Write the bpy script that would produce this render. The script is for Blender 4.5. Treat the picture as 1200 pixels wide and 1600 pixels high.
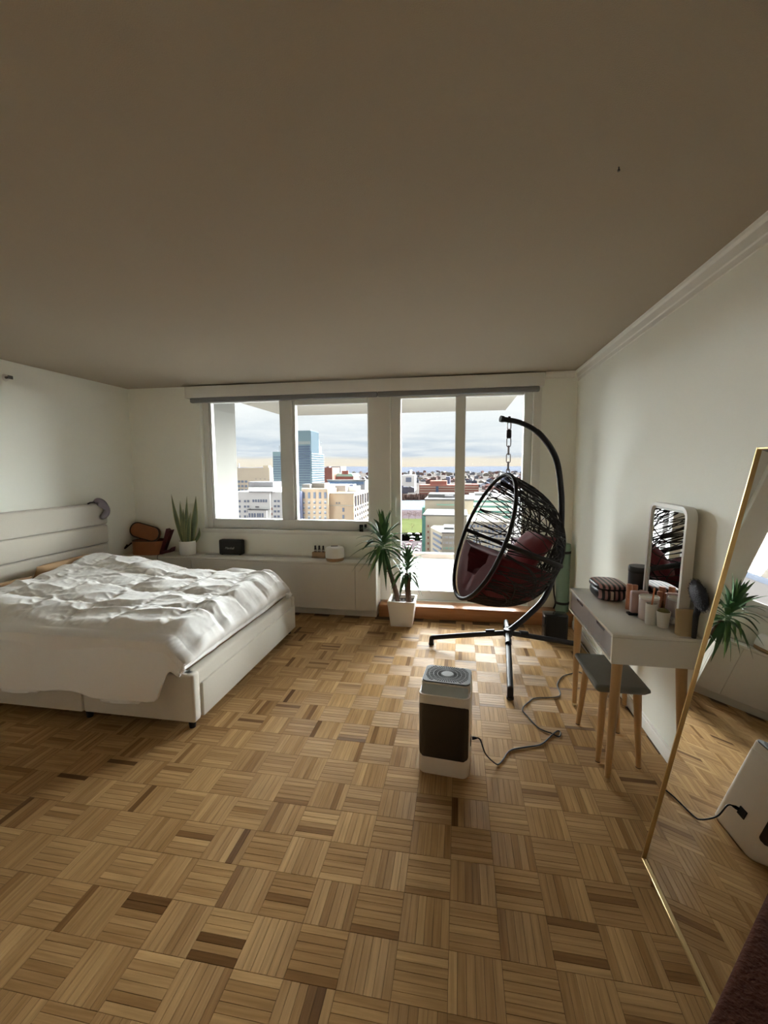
import bpy, bmesh, math, random
from mathutils import Vector, Matrix, noise

random.seed(7)
S = bpy.context.scene
for o in list(bpy.data.objects):
    bpy.data.objects.remove(o)
COL = S.collection
PI = math.pi

# ------------------------------------------------------------------ camera
F_PX = 674.73
PITCH, YAW, ROLL = 0.1020, 0.1722, -0.0045
CAM_H = 1.535


def cam_axes():
    cp, sp = math.cos(PITCH), math.sin(PITCH)
    Rz = Matrix.Rotation(YAW, 3, 'Z')
    fw = Rz @ Vector((0, cp, -sp))
    up = Rz @ Vector((0, sp, cp))
    rt = Rz @ Vector((1, 0, 0))
    c, s = math.cos(ROLL), math.sin(ROLL)
    return c * rt + s * up, -s * rt + c * up, fw


RT, UP, FW = cam_axes()
CAM = Vector((0, 0, CAM_H))
cd = bpy.data.cameras.new('camera')
cd.sensor_fit = 'HORIZONTAL'
cd.sensor_width = 36
cd.lens = 36 * F_PX / 1200
cd.clip_start = 0.02
cd.clip_end = 30000
cam = bpy.data.objects.new('camera', cd)
COL.objects.link(cam)
M = Matrix((RT, UP, -FW)).transposed().to_4x4()
M.translation = CAM
cam.matrix_world = M
S.camera = cam


def at(u, v, ax, val):
    """pixel + the plane the thing touches -> point"""
    d = FW + RT * ((u - 600) / F_PX) - UP * ((v - 800) / F_PX)
    i = 'xyz'.index(ax)
    return CAM + d * ((val - CAM[i]) / d[i])


# ------------------------------------------------------------------ light
SKY_STRENGTH = 0.87
SUN_STRENGTH = 88.0
SUN_ANGLE = 120
SUN_ELEV, SUN_AZ = 11, 64
S.view_settings.view_transform = 'Standard'
S.view_settings.look = 'None'
S.view_settings.gamma = 1
S.view_settings.use_curve_mapping = False
S.view_settings.exposure = 0.24
S.cycles.diffuse_bounces = 10
S.cycles.max_bounces = 16


def make_world():
    w = bpy.data.worlds.new('sky')
    S.world = w
    w.use_nodes = True
    nt = w.node_tree
    N, L = nt.nodes, nt.links
    N.clear()
    out = N.new('ShaderNodeOutputWorld')
    bg = N.new('ShaderNodeBackground')
    L.new(bg.outputs[0], out.inputs[0])
    bg.inputs['Strength'].default_value = SKY_STRENGTH
    tc = N.new('ShaderNodeTexCoord')
    sx = N.new('ShaderNodeSeparateXYZ')
    L.new(tc.outputs['Generated'], sx.inputs[0])

    def mth(op, a, b=None):
        n = N.new('ShaderNodeMath')
        n.operation = op
        for k, q in enumerate((a, b)):
            if q is None:
                continue
            if isinstance(q, (int, float)):
                n.inputs[k].default_value = q
            else:
                L.new(q, n.inputs[k])
        return n.outputs[0]
    z = mth('MAXIMUM', sx.outputs[2], 0.0)
    den = mth('ADD', z, 0.05)
    cx = mth('DIVIDE', sx.outputs[0], den)
    cy = mth('DIVIDE', sx.outputs[1], den)
    cv = N.new('ShaderNodeCombineXYZ')
    L.new(cx, cv.inputs[0])
    L.new(cy, cv.inputs[1])
    no = N.new('ShaderNodeTexNoise')
    L.new(cv.outputs[0], no.inputs['Vector'])
    no.inputs['Scale'].default_value = 0.42
    no.inputs['Detail'].default_value = 7
    no.inputs['Roughness'].default_value = 0.58
    no.inputs['Distortion'].default_value = 0.4
    r1 = N.new('ShaderNodeValToRGB')      # cloud cover mask
    L.new(no.outputs['Fac'], r1.inputs[0])
    r1.color_ramp.elements[0].position = 0.44
    r1.color_ramp.elements[1].position = 0.66

    def ramp(stops):
        r = N.new('ShaderNodeValToRGB')
        e = r.color_ramp.elements
        e[0].position, e[0].color = stops[0][0], stops[0][1] + (1,)
        e[1].position, e[1].color = stops[-1][0], stops[-1][1] + (1,)
        for p, c in stops[1:-1]:
            x = e.new(p)
            x.color = c + (1,)
        L.new(z, r.inputs[0])
        return r.outputs[0]
    # wavy band edges
    bright = ramp([(0.0, (.95, .84, .72)), (.006, (1.0, .90, .74)), (.020, (1.0, .91, .76)), (.027, (.84, .88, .93)),
                   (.06, (.92, .95, .98)), (.11, (1.03, 1.05, 1.06)), (.4, (1.12, 1.14, 1.15))])
    grey = ramp([(0.0, (.93, .84, .77)), (.006, (1.0, .90, .77)), (.018, (.97, .89, .80)), (.026, (.50, .60, .74)),
                 (.05, (.58, .68, .79)), (.09, (.80, .86, .91)), (.14, (.96, .99, 1.0)), (.4, (1.0, 1.02, 1.03))])
    mx = N.new('ShaderNodeMixRGB')
    L.new(r1.outputs[0], mx.inputs[0])
    L.new(bright, mx.inputs[1])
    L.new(grey, mx.inputs[2])
    L.new(mx.outputs[0], bg.inputs['Color'])


make_world()
sd = bpy.data.lights.new('sun_behind_cloud', 'SUN')
sd.energy = SUN_STRENGTH
sd.angle = math.radians(SUN_ANGLE)
sd.color = (.965, .99, .985)
so = bpy.data.objects.new('sun_behind_cloud', sd)
COL.objects.link(so)
e_, a_ = math.radians(SUN_ELEV), math.radians(SUN_AZ)
sdir = Vector((math.cos(a_) * math.cos(e_), math.sin(a_) * math.cos(e_), math.sin(e_)))
so.rotation_euler = sdir.to_track_quat('Z', 'Y').to_euler()
so.location = sdir * 50

# ------------------------------------------------------------------ materials
MATS = {}


def mat(name, col, rough=0.6, metal=0.0, var=0.06, scale=8.0, bump=0.0, bscale=60.0, spec=0.5, stretch=None,
        coat=0.0, sheen=0.0, trans=0.0, emit=None, attr=None, col2=None):
    """principled material with a little procedural colour variation and relief"""
    if name in MATS:
        return MATS[name]
    if name.startswith(('bld_', 'far_', 'copper_green', 'hill', 'city_', 'roof_', 'lawn', 'asphalt', 'bank_', 'river', 'tower', 'bare_', 'balcony')):
        spec, rough = 0.0, 1.0          # outdoor surfaces kept matt against sun glare
    m = bpy.data.materials.new(name)
    m.use_nodes = True
    N, L = m.node_tree.nodes, m.node_tree.links
    p = N['Principled BSDF']
    p.inputs['Roughness'].default_value = rough
    p.inputs['Metallic'].default_value = metal
    p.inputs['Specular IOR Level'].default_value = spec
    p.inputs['Coat Weight'].default_value = coat
    p.inputs['Sheen Weight'].default_value = sheen
    p.inputs['Transmission Weight'].default_value = trans
    tc = N.new('ShaderNodeTexCoord')
    mp = N.new('ShaderNodeMapping')
    L.new(tc.outputs['Object'], mp.inputs[0])
    if stretch:
        mp.inputs['Scale'].default_value = stretch
    no = N.new('ShaderNodeTexNoise')
    L.new(mp.outputs[0], no.inputs['Vector'])
    no.inputs['Scale'].default_value = scale
    no.inputs['Detail'].default_value = 4
    mx = N.new('ShaderNodeMixRGB')
    lo = tuple(max(0, c * (1 - var)) for c in col)
    hi = tuple(min(1, c * (1 + var)) for c in col)
    mx.inputs[1].default_value = lo + (1,)
    mx.inputs[2].default_value = hi + (1,)
    L.new(no.outputs['Fac'], mx.inputs[0])
    last = mx.outputs[0]
    if attr:
        an = N.new('ShaderNodeAttribute')
        an.attribute_name = attr
        m2 = N.new('ShaderNodeMixRGB')
        L.new(an.outputs['Fac'], m2.inputs[0])
        L.new(last, m2.inputs[1])
        m2.inputs[2].default_value = col2 + (1,)
        last = m2.outputs[0]
    L.new(last, p.inputs['Base Color'])
    if bump:
        n2 = N.new('ShaderNodeTexNoise')
        L.new(mp.outputs[0], n2.inputs['Vector'])
        n2.inputs['Scale'].default_value = bscale
        n2.inputs['Detail'].default_value = 3
        b = N.new('ShaderNodeBump')
        b.inputs['Strength'].default_value = bump
        b.inputs['Distance'].default_value = 0.01
        L.new(n2.outputs['Fac'], b.inputs['Height'])
        L.new(b.outputs[0], p.inputs['Normal'])
    if emit:
        p.inputs['Emission Color'].default_value = emit[0] + (1,)
        p.inputs['Emission Strength'].default_value = emit[1]
    MATS[name] = m
    return m


def glass_mat(name, tint=(1, 1, 1), refl=0.04):
    m = bpy.data.materials.new(name)
    m.use_nodes = True
    N, L = m.node_tree.nodes, m.node_tree.links
    N.clear()
    out = N.new('ShaderNodeOutputMaterial')
    t = N.new('ShaderNodeBsdfTransparent')
    t.inputs[0].default_value = tint + (1,)
    g = N.new('ShaderNodeBsdfGlossy')
    g.inputs['Roughness'].default_value = 0.0
    lw = N.new('ShaderNodeFresnel')
    lw.inputs['IOR'].default_value = 1.35
    mx = N.new('ShaderNodeMixShader')
    L.new(lw.outputs[0], mx.inputs[0])
    L.new(t.outputs[0], mx.inputs[1])
    L.new(g.outputs[0], mx.inputs[2])
    L.new(mx.outputs[0], out.inputs[0])
    return m


def plank_mat(name, along):
    """oak finger: tone per piece from the attribute, grain along the piece"""
    m = bpy.data.materials.new(name)
    m.use_nodes = True
    N, L = m.node_tree.nodes, m.node_tree.links
    p = N['Principled BSDF']
    an = N.new('ShaderNodeAttribute')
    an.attribute_name = 'tone'
    rp = N.new('ShaderNodeValToRGB')
    e = rp.color_ramp.elements
    e[0].position, e[0].color = 0.0, (.115, .056, .020, 1)
    e[1].position, e[1].color = 1.0, (.53, .345, .165, 1)
    for pos, c in ((.12, (.20, .105, .040, 1)), (.28, (.30, .170, .070, 1)), (.6, (.39, .235, .105, 1))):
        x = e.new(pos)
        x.color = c
    L.new(an.outputs['Fac'], rp.inputs[0])
    tc = N.new('ShaderNodeNewGeometry')
    mp = N.new('ShaderNodeMapping')
    L.new(tc.outputs['Position'], mp.inputs[0])
    mp.inputs['Scale'].default_value = (3, 60, 1) if along == 'x' else (60, 3, 1)
    no = N.new('ShaderNodeTexNoise')
    L.new(mp.outputs[0], no.inputs['Vector'])
    no.inputs['Scale'].default_value = 1.6
    no.inputs['Detail'].default_value = 5
    mx = N.new('ShaderNodeMixRGB')
    mx.blend_type = 'MULTIPLY'
    mx.inputs[0].default_value = .55
    L.new(rp.outputs[0], mx.inputs[1])
    r2 = N.new('ShaderNodeValToRGB')
    r2.color_ramp.elements[0].position = .3
    r2.color_ramp.elements[0].color = (.55, .5, .42, 1)
    r2.color_ramp.elements[1].position = .65
    r2.color_ramp.elements[1].color = (1.1, 1.08, 1.04, 1)
    L.new(no.outputs['Fac'], r2.inputs[0])
    L.new(r2.outputs[0], mx.inputs[2])
    L.new(mx.outputs[0], p.inputs['Base Color'])
    p.inputs['Roughness'].default_value = .46
    p.inputs['Specular IOR Level'].default_value = .05
    p.inputs['Anisotropic'].default_value = .75
    cv = N.new('ShaderNodeCombineXYZ')
    cv.inputs[0].default_value = 1 if along == 'x' else 0
    cv.inputs[1].default_value = 0 if along == 'x' else 1
    L.new(cv.outputs[0], p.inputs['Tangent'])
    b = N.new('ShaderNodeBump')
    b.inputs['Strength'].default_value = .12
    b.inputs['Distance'].default_value = .004
    L.new(no.outputs['Fac'], b.inputs['Height'])
    L.new(b.outputs[0], p.inputs['Normal'])
    return m


def stripe_mat(name, c1, c2, freq):
    m = bpy.data.materials.new(name)
    m.use_nodes = True
    N, L = m.node_tree.nodes, m.node_tree.links
    p = N['Principled BSDF']
    tc = N.new('ShaderNodeTexCoord')
    w = N.new('ShaderNodeTexWave')
    w.bands_direction = 'X'
    w.inputs['Scale'].default_value = freq
    L.new(tc.outputs['Object'], w.inputs[0])
    r = N.new('ShaderNodeValToRGB')
    r.color_ramp.interpolation = 'CONSTANT'
    r.color_ramp.elements[0].color = c1 + (1,)
    r.color_ramp.elements[1].position = .5
    r.color_ramp.elements[1].color = c2 + (1,)
    L.new(w.outputs[0], r.inputs[0])
    L.new(r.outputs[0], p.inputs['Base Color'])
    p.inputs['Roughness'].default_value = .35
    return m


# ------------------------------------------------------------------ mesh helpers
WL = {}      # world location of a root or part


class MB:
    def __init__(self):
        self.v, self.f, self.sm = [], [], []
        self.a = []          # optional point attribute
        self.T = None

    def add(self, vs, fs, smooth=False, a=None):
        n = len(self.v)
        if self.T is not None:
            vs = [self.T @ Vector(p) for p in vs]
        self.v += [tuple(p) for p in vs]
        self.f += [tuple(i + n for i in f) for f in fs]
        self.sm += [smooth] * len(fs)
        self.a += (a if a is not None else [0.0] * len(vs))
        return self

    def box(self, x0, x1, y0, y1, z0, z1, b=0.0, seg=2):
        if b <= 0:
            vs = [(x, y, z) for z in (z0, z1) for y in (y0, y1) for x in (x0, x1)]
            fs = [(0, 2, 3, 1), (4, 5, 7, 6), (0, 1, 5, 4), (1, 3, 7, 5), (3, 2, 6, 7), (2, 0, 4, 6)]
            return self.add(vs, fs)
        bm = bmesh.new()
        bmesh.ops.create_cube(bm, size=1)
        for v in bm.verts:
            v.co = Vector(((x0 + x1) / 2 + v.co.x * (x1 - x0), (y0 + y1) / 2 + v.co.y * (y1 - y0), (z0 + z1) / 2 + v.co.z * (z1 - z0)))
        bmesh.ops.bevel(bm, geom=bm.edges[:], offset=b, segments=seg, affect='EDGES', profile=.5)
        return self.bm(bm, True)

    def bm(self, bm, smooth=False):
        bm.verts.ensure_lookup_table()
        bm.verts.index_update()
        vs = [v.co.copy() for v in bm.verts]
        fs = [tuple(v.index for v in f.verts) for f in bm.faces]
        bm.free()
        return self.add(vs, fs, smooth)

    def tube(self, pts, r, n=8, closed=False, cap=True):
        pts = [Vector(p) for p in pts]
        K = len(pts)
        rs = r if isinstance(r, (list, tuple)) else [r] * K
        vs, fs = [], []
        ref = None
        for i, p in enumerate(pts):
            if closed:
                t = pts[(i + 1) % K] - pts[i - 1]
            else:
                t = pts[min(i + 1, K - 1)] - pts[max(i - 1, 0)]
            t.normalize()
            if ref is None:
                ref = Vector((0, 0, 1)) if abs(t.z) < .9 else Vector((1, 0, 0))
            u = (ref - t * ref.dot(t))
            if u.length < 1e-6:
                u = t.orthogonal()
            u.normalize()
            w = t.cross(u)
            ref = u
            for k in range(n):
                an = 2 * PI * k / n
                vs.append(p + u * (rs[i] * math.cos(an)) + w * (rs[i] * math.sin(an)))
        for i in range(K if closed else K - 1):
            j = (i + 1) % K
            for k in range(n):
                k2 = (k + 1) % n
                fs.append((i * n + k, i * n + k2, j * n + k2, j * n + k))
        if cap and not closed:
            fs.append(tuple(range(n - 1, -1, -1)))
            fs.append(tuple((K - 1) * n + k for k in range(n)))
        return self.add(vs, fs, True)

    def lathe(self, prof, c=(0, 0, 0), n=24, smooth=True):
        vs, fs = [], []
        for r, z in prof:
            for k in range(n):
                a = 2 * PI * k / n
                vs.append((c[0] + r * math.cos(a), c[1] + r * math.sin(a), c[2] + z))
        for i in range(len(prof) - 1):
            for k in range(n):
                k2 = (k + 1) % n
                fs.append((i * n + k, i * n + k2, (i + 1) * n + k2, (i + 1) * n + k))
        fs.append(tuple(range(n - 1, -1, -1)))
        fs.append(tuple((len(prof) - 1) * n + k for k in range(n)))
        return self.add(vs, fs, smooth)

    def prism(self, poly, axis, a0, a1, smooth=False):
        """poly in the two other axes, extruded along axis"""
        n = len(poly)

        def P(q, t):
            return {'x': (t, q[0], q[1]), 'y': (q[0], t, q[1]), 'z': (q[0], q[1], t)}[axis]
        vs = [P(q, a0) for q in poly] + [P(q, a1) for q in poly]
        fs = [tuple(range(n - 1, -1, -1)), tuple(range(n, 2 * n))]
        for i in range(n):
            j = (i + 1) % n
            fs.append((i, j, n + j, n + i))
        return self.add(vs, fs, smooth)

    def grid(self, rows, closed=False, smooth=True, a=None):
        R, Cn = len(rows), len(rows[0])
        vs = [p for r in rows for p in r]
        fs = []
        for i in range(R - 1):
            for j in range(Cn if closed else Cn - 1):
                j2 = (j + 1) % Cn
                fs.append((i * Cn + j, i * Cn + j2, (i + 1) * Cn + j2, (i + 1) * Cn + j))
        return self.add(vs, fs, smooth, a)

    def build(self, name, material, parent=None, origin=None, attr=None, fix=True, angle=None):
        if parent is not None:
            loc = WL[parent.name]
        elif origin is not None:
            loc = Vector(origin)
        else:
            xs = [p[0] for p in self.v]
            ys = [p[1] for p in self.v]
            zs = [p[2] for p in self.v]
            loc = Vector(((min(xs) + max(xs)) / 2, (min(ys) + max(ys)) / 2, min(zs)))
        me = bpy.data.meshes.new(name)
        me.from_pydata([(p[0] - loc.x, p[1] - loc.y, p[2] - loc.z) for p in self.v], [], self.f)
        me.polygons.foreach_set('use_smooth', self.sm)
        if attr:
            at_ = me.attributes.new(attr, 'FLOAT', 'POINT')
            at_.data.foreach_set('value', self.a)
        if fix:
            bm = bmesh.new()
            bm.from_mesh(me)
            bmesh.ops.recalc_face_normals(bm, faces=bm.faces[:])
            bm.to_mesh(me)
            bm.free()
        if any(self.sm):
            me.set_sharp_from_angle(angle=math.radians(angle or 40))
        me.materials.append(material)
        o = bpy.data.objects.new(name, me)
        COL.objects.link(o)
        if parent is not None:
            o.parent = parent
        else:
            o.location = loc
        WL[o.name] = loc
        return o


def tag(o, label, cat, group=None):
    o['label'] = label
    o['category'] = cat
    if group:
        o['group'] = group
    return o


def thing(name, loc, label, cat, group=None):
    o = bpy.data.objects.new(name, None)
    o.empty_display_size = .05
    COL.objects.link(o)
    o.location = loc
    WL[o.name] = Vector(loc)
    return tag(o, label, cat, group)


def struct(o, label=None):
    o['kind'] = 'structure'
    if label:
        o['label'] = label
    return o


def piece(mesh, name, parent, loc, scale=(1, 1, 1), rot=(0, 0, 0)):
    """a copy sharing mesh data, as a part of parent"""
    o = bpy.data.objects.new(name, mesh)
    COL.objects.link(o)
    o.parent = parent
    o.location = Vector(loc) - WL[parent.name]
    o.scale = scale
    o.rotation_euler = rot
    WL[o.name] = Vector(loc)
    return o


def spline(pts, n=8):
    """Catmull-Rom through the points"""
    pts = [Vector(p) for p in pts]
    P = [2 * pts[0] - pts[1]] + pts + [2 * pts[-1] - pts[-2]]
    out = []
    for i in range(1, len(P) - 2):
        p0, p1, p2, p3 = P[i - 1:i + 3]
        for k in range(n):
            t = k / n
            out.append(.5 * ((2 * p1) + (p2 - p0) * t + (2 * p0 - 5 * p1 + 4 * p2 - p3) * t * t + (3 * p1 - p0 - 3 * p2 + p3) * t ** 3))
    out.append(pts[-1])
    return out


def rrect(w, h, r, n=5):
    out = []
    for cx, cy, a0 in ((w / 2 - r, h / 2 - r, 0), (-w / 2 + r, h / 2 - r, 90), (-w / 2 + r, -h / 2 + r, 180), (w / 2 - r, -h / 2 + r, 270)):
        for k in range(n + 1):
            a = math.radians(a0 + 90 * k / n)
            out.append((cx + r * math.cos(a), cy + r * math.sin(a)))
    return out


def smooth01(a, b, x):
    t = min(1, max(0, (x - a) / (b - a)))
    return t * t * (3 - 2 * t)


# ------------------------------------------------------------------ the room
XL, XR, YB, YF, H = -3.724, 1.098, 4.45, -2.6, 2.437
m_wall = mat('wall_paint', (.89, .90, .825), .75, var=.02, scale=3, bump=.08, bscale=220)
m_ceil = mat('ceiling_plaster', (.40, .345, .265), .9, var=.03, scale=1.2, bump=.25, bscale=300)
m_frame = mat('window_frame_paint', (.74, .75, .72), .4, var=.03)
m_white = mat('white_lacquer', (.80, .79, .75), .35, var=.02)
m_trim = mat('trim_paint', (.80, .79, .74), .45, var=.02)
m_step = mat('ledge_wood', (.42, .19, .075), .35, var=.25, scale=4, stretch=(1, 12, 12), bump=.05)
m_glass = glass_mat('window_glass', (.97, .985, .98))
m_bal = mat('balcony_concrete', (.36, .355, .345), .85, var=.08, scale=3, bump=.2)
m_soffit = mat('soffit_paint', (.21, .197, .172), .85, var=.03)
m_kerb = mat('kerb_metal', (.28, .22, .19), .6, var=.1)

TH = .18
struct(MB().box(XL - TH, XL, YF, YB + TH, -.02, H).build('wall_left', m_wall), 'pale painted wall behind the bed headboard')
struct(MB().box(XR, XR + TH, YF, YB + TH, -.02, H).build('wall_right', m_wall), 'pale painted wall behind the desk and mirrors')
struct(MB().box(XL - TH, XR + TH, YF - TH, YF, -.02, H).build('wall_near', mat('near_wall_wood', (.66, .52, .37), .5, var=.2, scale=3, stretch=(8, 8, 1))))  # unseen wall, its tone picked to bounce warm fill into the room
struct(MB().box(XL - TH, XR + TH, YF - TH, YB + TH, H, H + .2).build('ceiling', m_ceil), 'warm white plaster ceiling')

# back wall with the window and the door opening
WX0, WX1, WZ0, WZ1 = -2.84, -.93, .86, 2.30
DX0, DX1, DZ0, DZ1 = -.705, .70, .13, 2.30
YW = YB + TH
bw = MB()
bw.box(XL, WX0, YB, YW, 0, H)
bw.box(WX0, WX1, YB, YW, 0, WZ0)
bw.box(WX0, DX1, YB, YW, WZ1, H)
bw.box(WX1, DX0, YB, YW, 0, WZ1)
bw.box(DX0, DX1, YB, YW, 0, DZ0)
bw.box(DX1, XR, YB, YW, 0, H)
struct(bw.build('wall_back', m_wall), 'window wall with a wide window and a glass balcony door')


def bars(name, lst, root, m=m_frame, b=.006):
    for q in lst:
        MB().box(*q, b=b, seg=1).build(name, m, root)


FY0, FY1 = 4.50, 4.58
w1 = struct(bpy.data.objects.new('window_1', None), 'wide two-pane sliding window left of the balcony door')
COL.objects.link(w1)
w1.location = (WX0, FY0, WZ0)
WL[w1.name] = Vector(w1.location)
bars('window_frame', [(WX0, -2.765, FY0, FY1, WZ0, WZ1), (-.955, WX1, FY0, FY1, WZ0, WZ1), (-2.765, -.955, FY0, FY1, WZ0, .967), (-2.765, -.955, FY0, FY1, 2.262, WZ1)], w1)
bars('mullion', [(-1.925, -1.78, FY0 - .012, FY1, .967, 2.262)], w1)
bars('sash', [(-1.78, -1.755, FY0 + .005, FY1, .967, 2.262), (-1.755, -.955, FY0 + .005, FY1, 2.212, 2.262), (-2.765, -2.745, FY0 + .01, FY1, .967, 2.262)], w1)
mg = MB().box(-2.765, -1.925, 4.535, 4.541, .967, 2.262).build('pane', m_glass, w1)
mg = MB().box(-1.755, -.955, 4.548, 4.554, .967, 2.212).build('pane', m_glass, w1)
MB().box(WX0 - .03, WX1 + .03, YB - .022, FY0, WZ0 - .045, WZ0, b=.006).build('window_sill', m_trim, w1)

d1 = struct(bpy.data.objects.new('door_1', None), 'white framed sliding glass balcony door')
COL.objects.link(d1)
d1.location = (DX0, FY0, DZ0)
WL[d1.name] = Vector(d1.location)
bars('door_frame', [(DX0, -.604, FY0, FY1, DZ0, DZ1), (.622, DX1, FY0, FY1, DZ0, DZ1), (-.604, .622, FY0, FY1, DZ0, .232), (-.604, .622, FY0, FY1, 2.245, DZ1)], d1)
bars('stile', [(-.044, .058, FY0 - .01, FY1, .232, 2.245)], d1)
MB().box(-.604, -.044, 4.535, 4.541, .232, 2.245).build('pane', m_glass, d1)
MB().box(.058, .622, 4.548, 4.554, .232, 2.245).build('pane', m_glass, d1)
hp = MB().tube(spline([(-.655, FY0, 1.02), (-.655, FY0 - .04, 1.04), (-.655, FY0 - .045, 1.12), (-.655, FY0 - .04, 1.20), (-.655, FY0, 1.22)], 5), .009, 8).build('door_handle', m_frame, d1)

# casing strips on both sides of the openings
struct(MB().box(.70, .775, YB - .012, YB, .13, 2.30, b=.003).build('trim_1', m_trim), 'flat white casing right of the balcony door')
struct(MB().box(-.93, -.705, YB - .012, YB, .13, 2.30, b=.003).build('trim_2', m_trim), 'flat white post between window and balcony door')
# the timber ledge in front of the door
st = MB().box(-.80, XR, 4.27, YB, 0, .118, b=.004)
st.box(-.80, XR, 4.258, YB, .110, .132, b=.004)
struct(st.build('trim_3', m_step), 'reddish brown timber ledge below the balcony door')
# right wall: baseboard and crown
bb = MB().box(XR - .014, XR, YF, 4.258, 0, .068, b=.003)
bb.box(XR - .009, XR, YF, 4.258, .068, .084, b=.003)
struct(bb.build('baseboard_right', m_trim), 'low white baseboard along the right wall')
struct(MB().box(XL, XL + .012, YF, 1.9, 0, .08, b=.003).build('baseboard_left', m_trim))
cr = MB()
cr.prism([(XR, H), (XR - .032, H), (XR - .028, H - .014), (XR - .016, H - .022), (XR - .012, H - .06), (XR - .007, H - .066), (XR - .006, H - .092), (XR, H - .094)], 'y', YF, YB)
struct(cr.build('trim_4', m_trim), 'narrow crown moulding along the right wall')
struct(MB().prism([(YB, H), (YB - .030, H), (YB - .026, H - .012), (YB - .014, H - .02), (YB - .008, H - .05), (YB, H - .06)], 'x', .80, XR - .03).build('trim_5', m_trim), 'short crown moulding right of the blind cassette')

# balcony
struct(MB().box(-3.1, .74, YW, 7.02, -.15, .05).build('floor_balcony', m_bal), 'pale concrete balcony floor outside')
struct(MB().box(-3.1, .74, 7.02, 7.14, -.15, .13, b=.01).build('trim_6', m_kerb), 'dark kerb at the edge of the balcony')
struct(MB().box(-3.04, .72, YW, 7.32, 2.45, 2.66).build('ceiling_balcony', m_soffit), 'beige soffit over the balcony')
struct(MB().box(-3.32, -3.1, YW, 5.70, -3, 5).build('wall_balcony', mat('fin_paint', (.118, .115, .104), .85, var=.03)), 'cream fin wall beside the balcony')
struct(MB().box(-12, XL - TH, YB + .02, YW, -20, 12).build('wall_outer_left', m_soffit))
struct(MB().box(XR + TH, 9, YB + .02, YW, -20, 12).build('wall_outer_right', m_soffit))

# ------------------------------------------------------------------ parquet floor
PS = .16332
OX, OY = -.6665, 1.4107
NF = 6
G = .0010
m_px, m_py = plank_mat('oak_plank_x', 'x'), plank_mat('oak_plank_y', 'y')
m_joint = mat('floor_joint', (.10, .055, .022), .8)
struct(MB().box(XL, XR, YF, YB, -.06, -.0035).build('floor', m_joint), 'oak finger parquet floor in basket-weave blocks')
floor = bpy.data.objects['floor']


def proj(p):
    d = Vector(p) - CAM
    w = d.dot(FW)
    if w < .05:
        return None
    return 600 + F_PX * d.dot(RT) / w, 800 - F_PX * d.dot(UP) / w


def tone_pick():
    t = random.random()
    if t < .03:
        return random.uniform(0.03, .15)
    if t < .12:
        return random.uniform(.2, .38)
    if t < .9:
        return random.uniform(.48, .80)
    return random.uniform(.8, 1)


TONES = [.05, .15, .28, .38, .46, .5, .55, .6, .65, .7, .76, .84, .95]
planks = []
i0, i1 = math.floor((XL - OX) / PS) - 1, math.ceil((XR - OX) / PS) + 1
j0, j1 = math.floor((YF - OY) / PS) - 1, math.ceil((4.27 - OY) / PS) + 1
for i in range(i0, i1):
    for j in range(j0, j1):
        bt = random.uniform(-.10, .10)
        run = None
        for k in range(NF):
            tn = tone_pick() + bt
            tn = min(1, max(0, tn))
            a, b = OX + i * PS, OY + j * PS
            if (i + j) % 2 == 0:      # fingers run along y
                x0, x1, y0, y1, ori = a + k * PS / NF, a + (k + 1) * PS / NF, b, b + PS, 'y'
            else:
                x0, x1, y0, y1, ori = a, a + PS, b + k * PS / NF, b + (k + 1) * PS / NF, 'x'
            cxp, cyp = (x0 + x1) / 2, (y0 + y1) / 2
            if not (XL + .01 < cxp < XR - .02 and YF < cyp < 4.262):
                continue
            q = proj((cxp, cyp, 0))
            clip = x0 < XL or x1 > XR - .013 or y1 > 4.268 or y0 < YF
            key = 1e9
            if q and -10 < q[0] < 1120 and q[1] < 1590 and not clip and not (cxp > .70 and cyp < 1.72) and not (cxp < -1.5 and cyp > 2.1):
                key = (Vector((cxp, cyp, 0)) - CAM).length
            planks.append([key, max(x0, XL), min(x1, XR - .013), max(y0, YF), min(y1, 4.268), ori, tn])
planks.sort(key=lambda p: p[0])
PM = {}


def plank_mesh(ori, t):
    k = (ori, t)
    if k not in PM:
        me = bpy.data.meshes.new('plank')
        lx, ly = (PS - G, PS / NF - G) if ori == 'x' else (PS / NF - G, PS - G)
        c = .0006
        vs = [(sx * lx / 2, sy * ly / 2, -.0035) for sx, sy in ((-1, -1), (1, -1), (1, 1), (-1, 1))]
        vs += [(sx * (lx / 2), sy * (ly / 2), -c) for sx, sy in ((-1, -1), (1, -1), (1, 1), (-1, 1))]
        vs += [(sx * (lx / 2 - c), sy * (ly / 2 - c), 0) for sx, sy in ((-1, -1), (1, -1), (1, 1), (-1, 1))]
        fs = [(8, 9, 10, 11)]
        for l in (0, 4):
            for s in range(4):
                s2 = (s + 1) % 4
                fs.append((l + s, l + s2, l + 4 + s2, l + 4 + s))
        me.from_pydata(vs, [], fs)
        at_ = me.attributes.new('tone', 'FLOAT', 'POINT')
        at_.data.foreach_set('value', [t] * len(vs))
        me.materials.append(m_px if ori == 'x' else m_py)
        PM[k] = me
    return PM[k]


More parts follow.
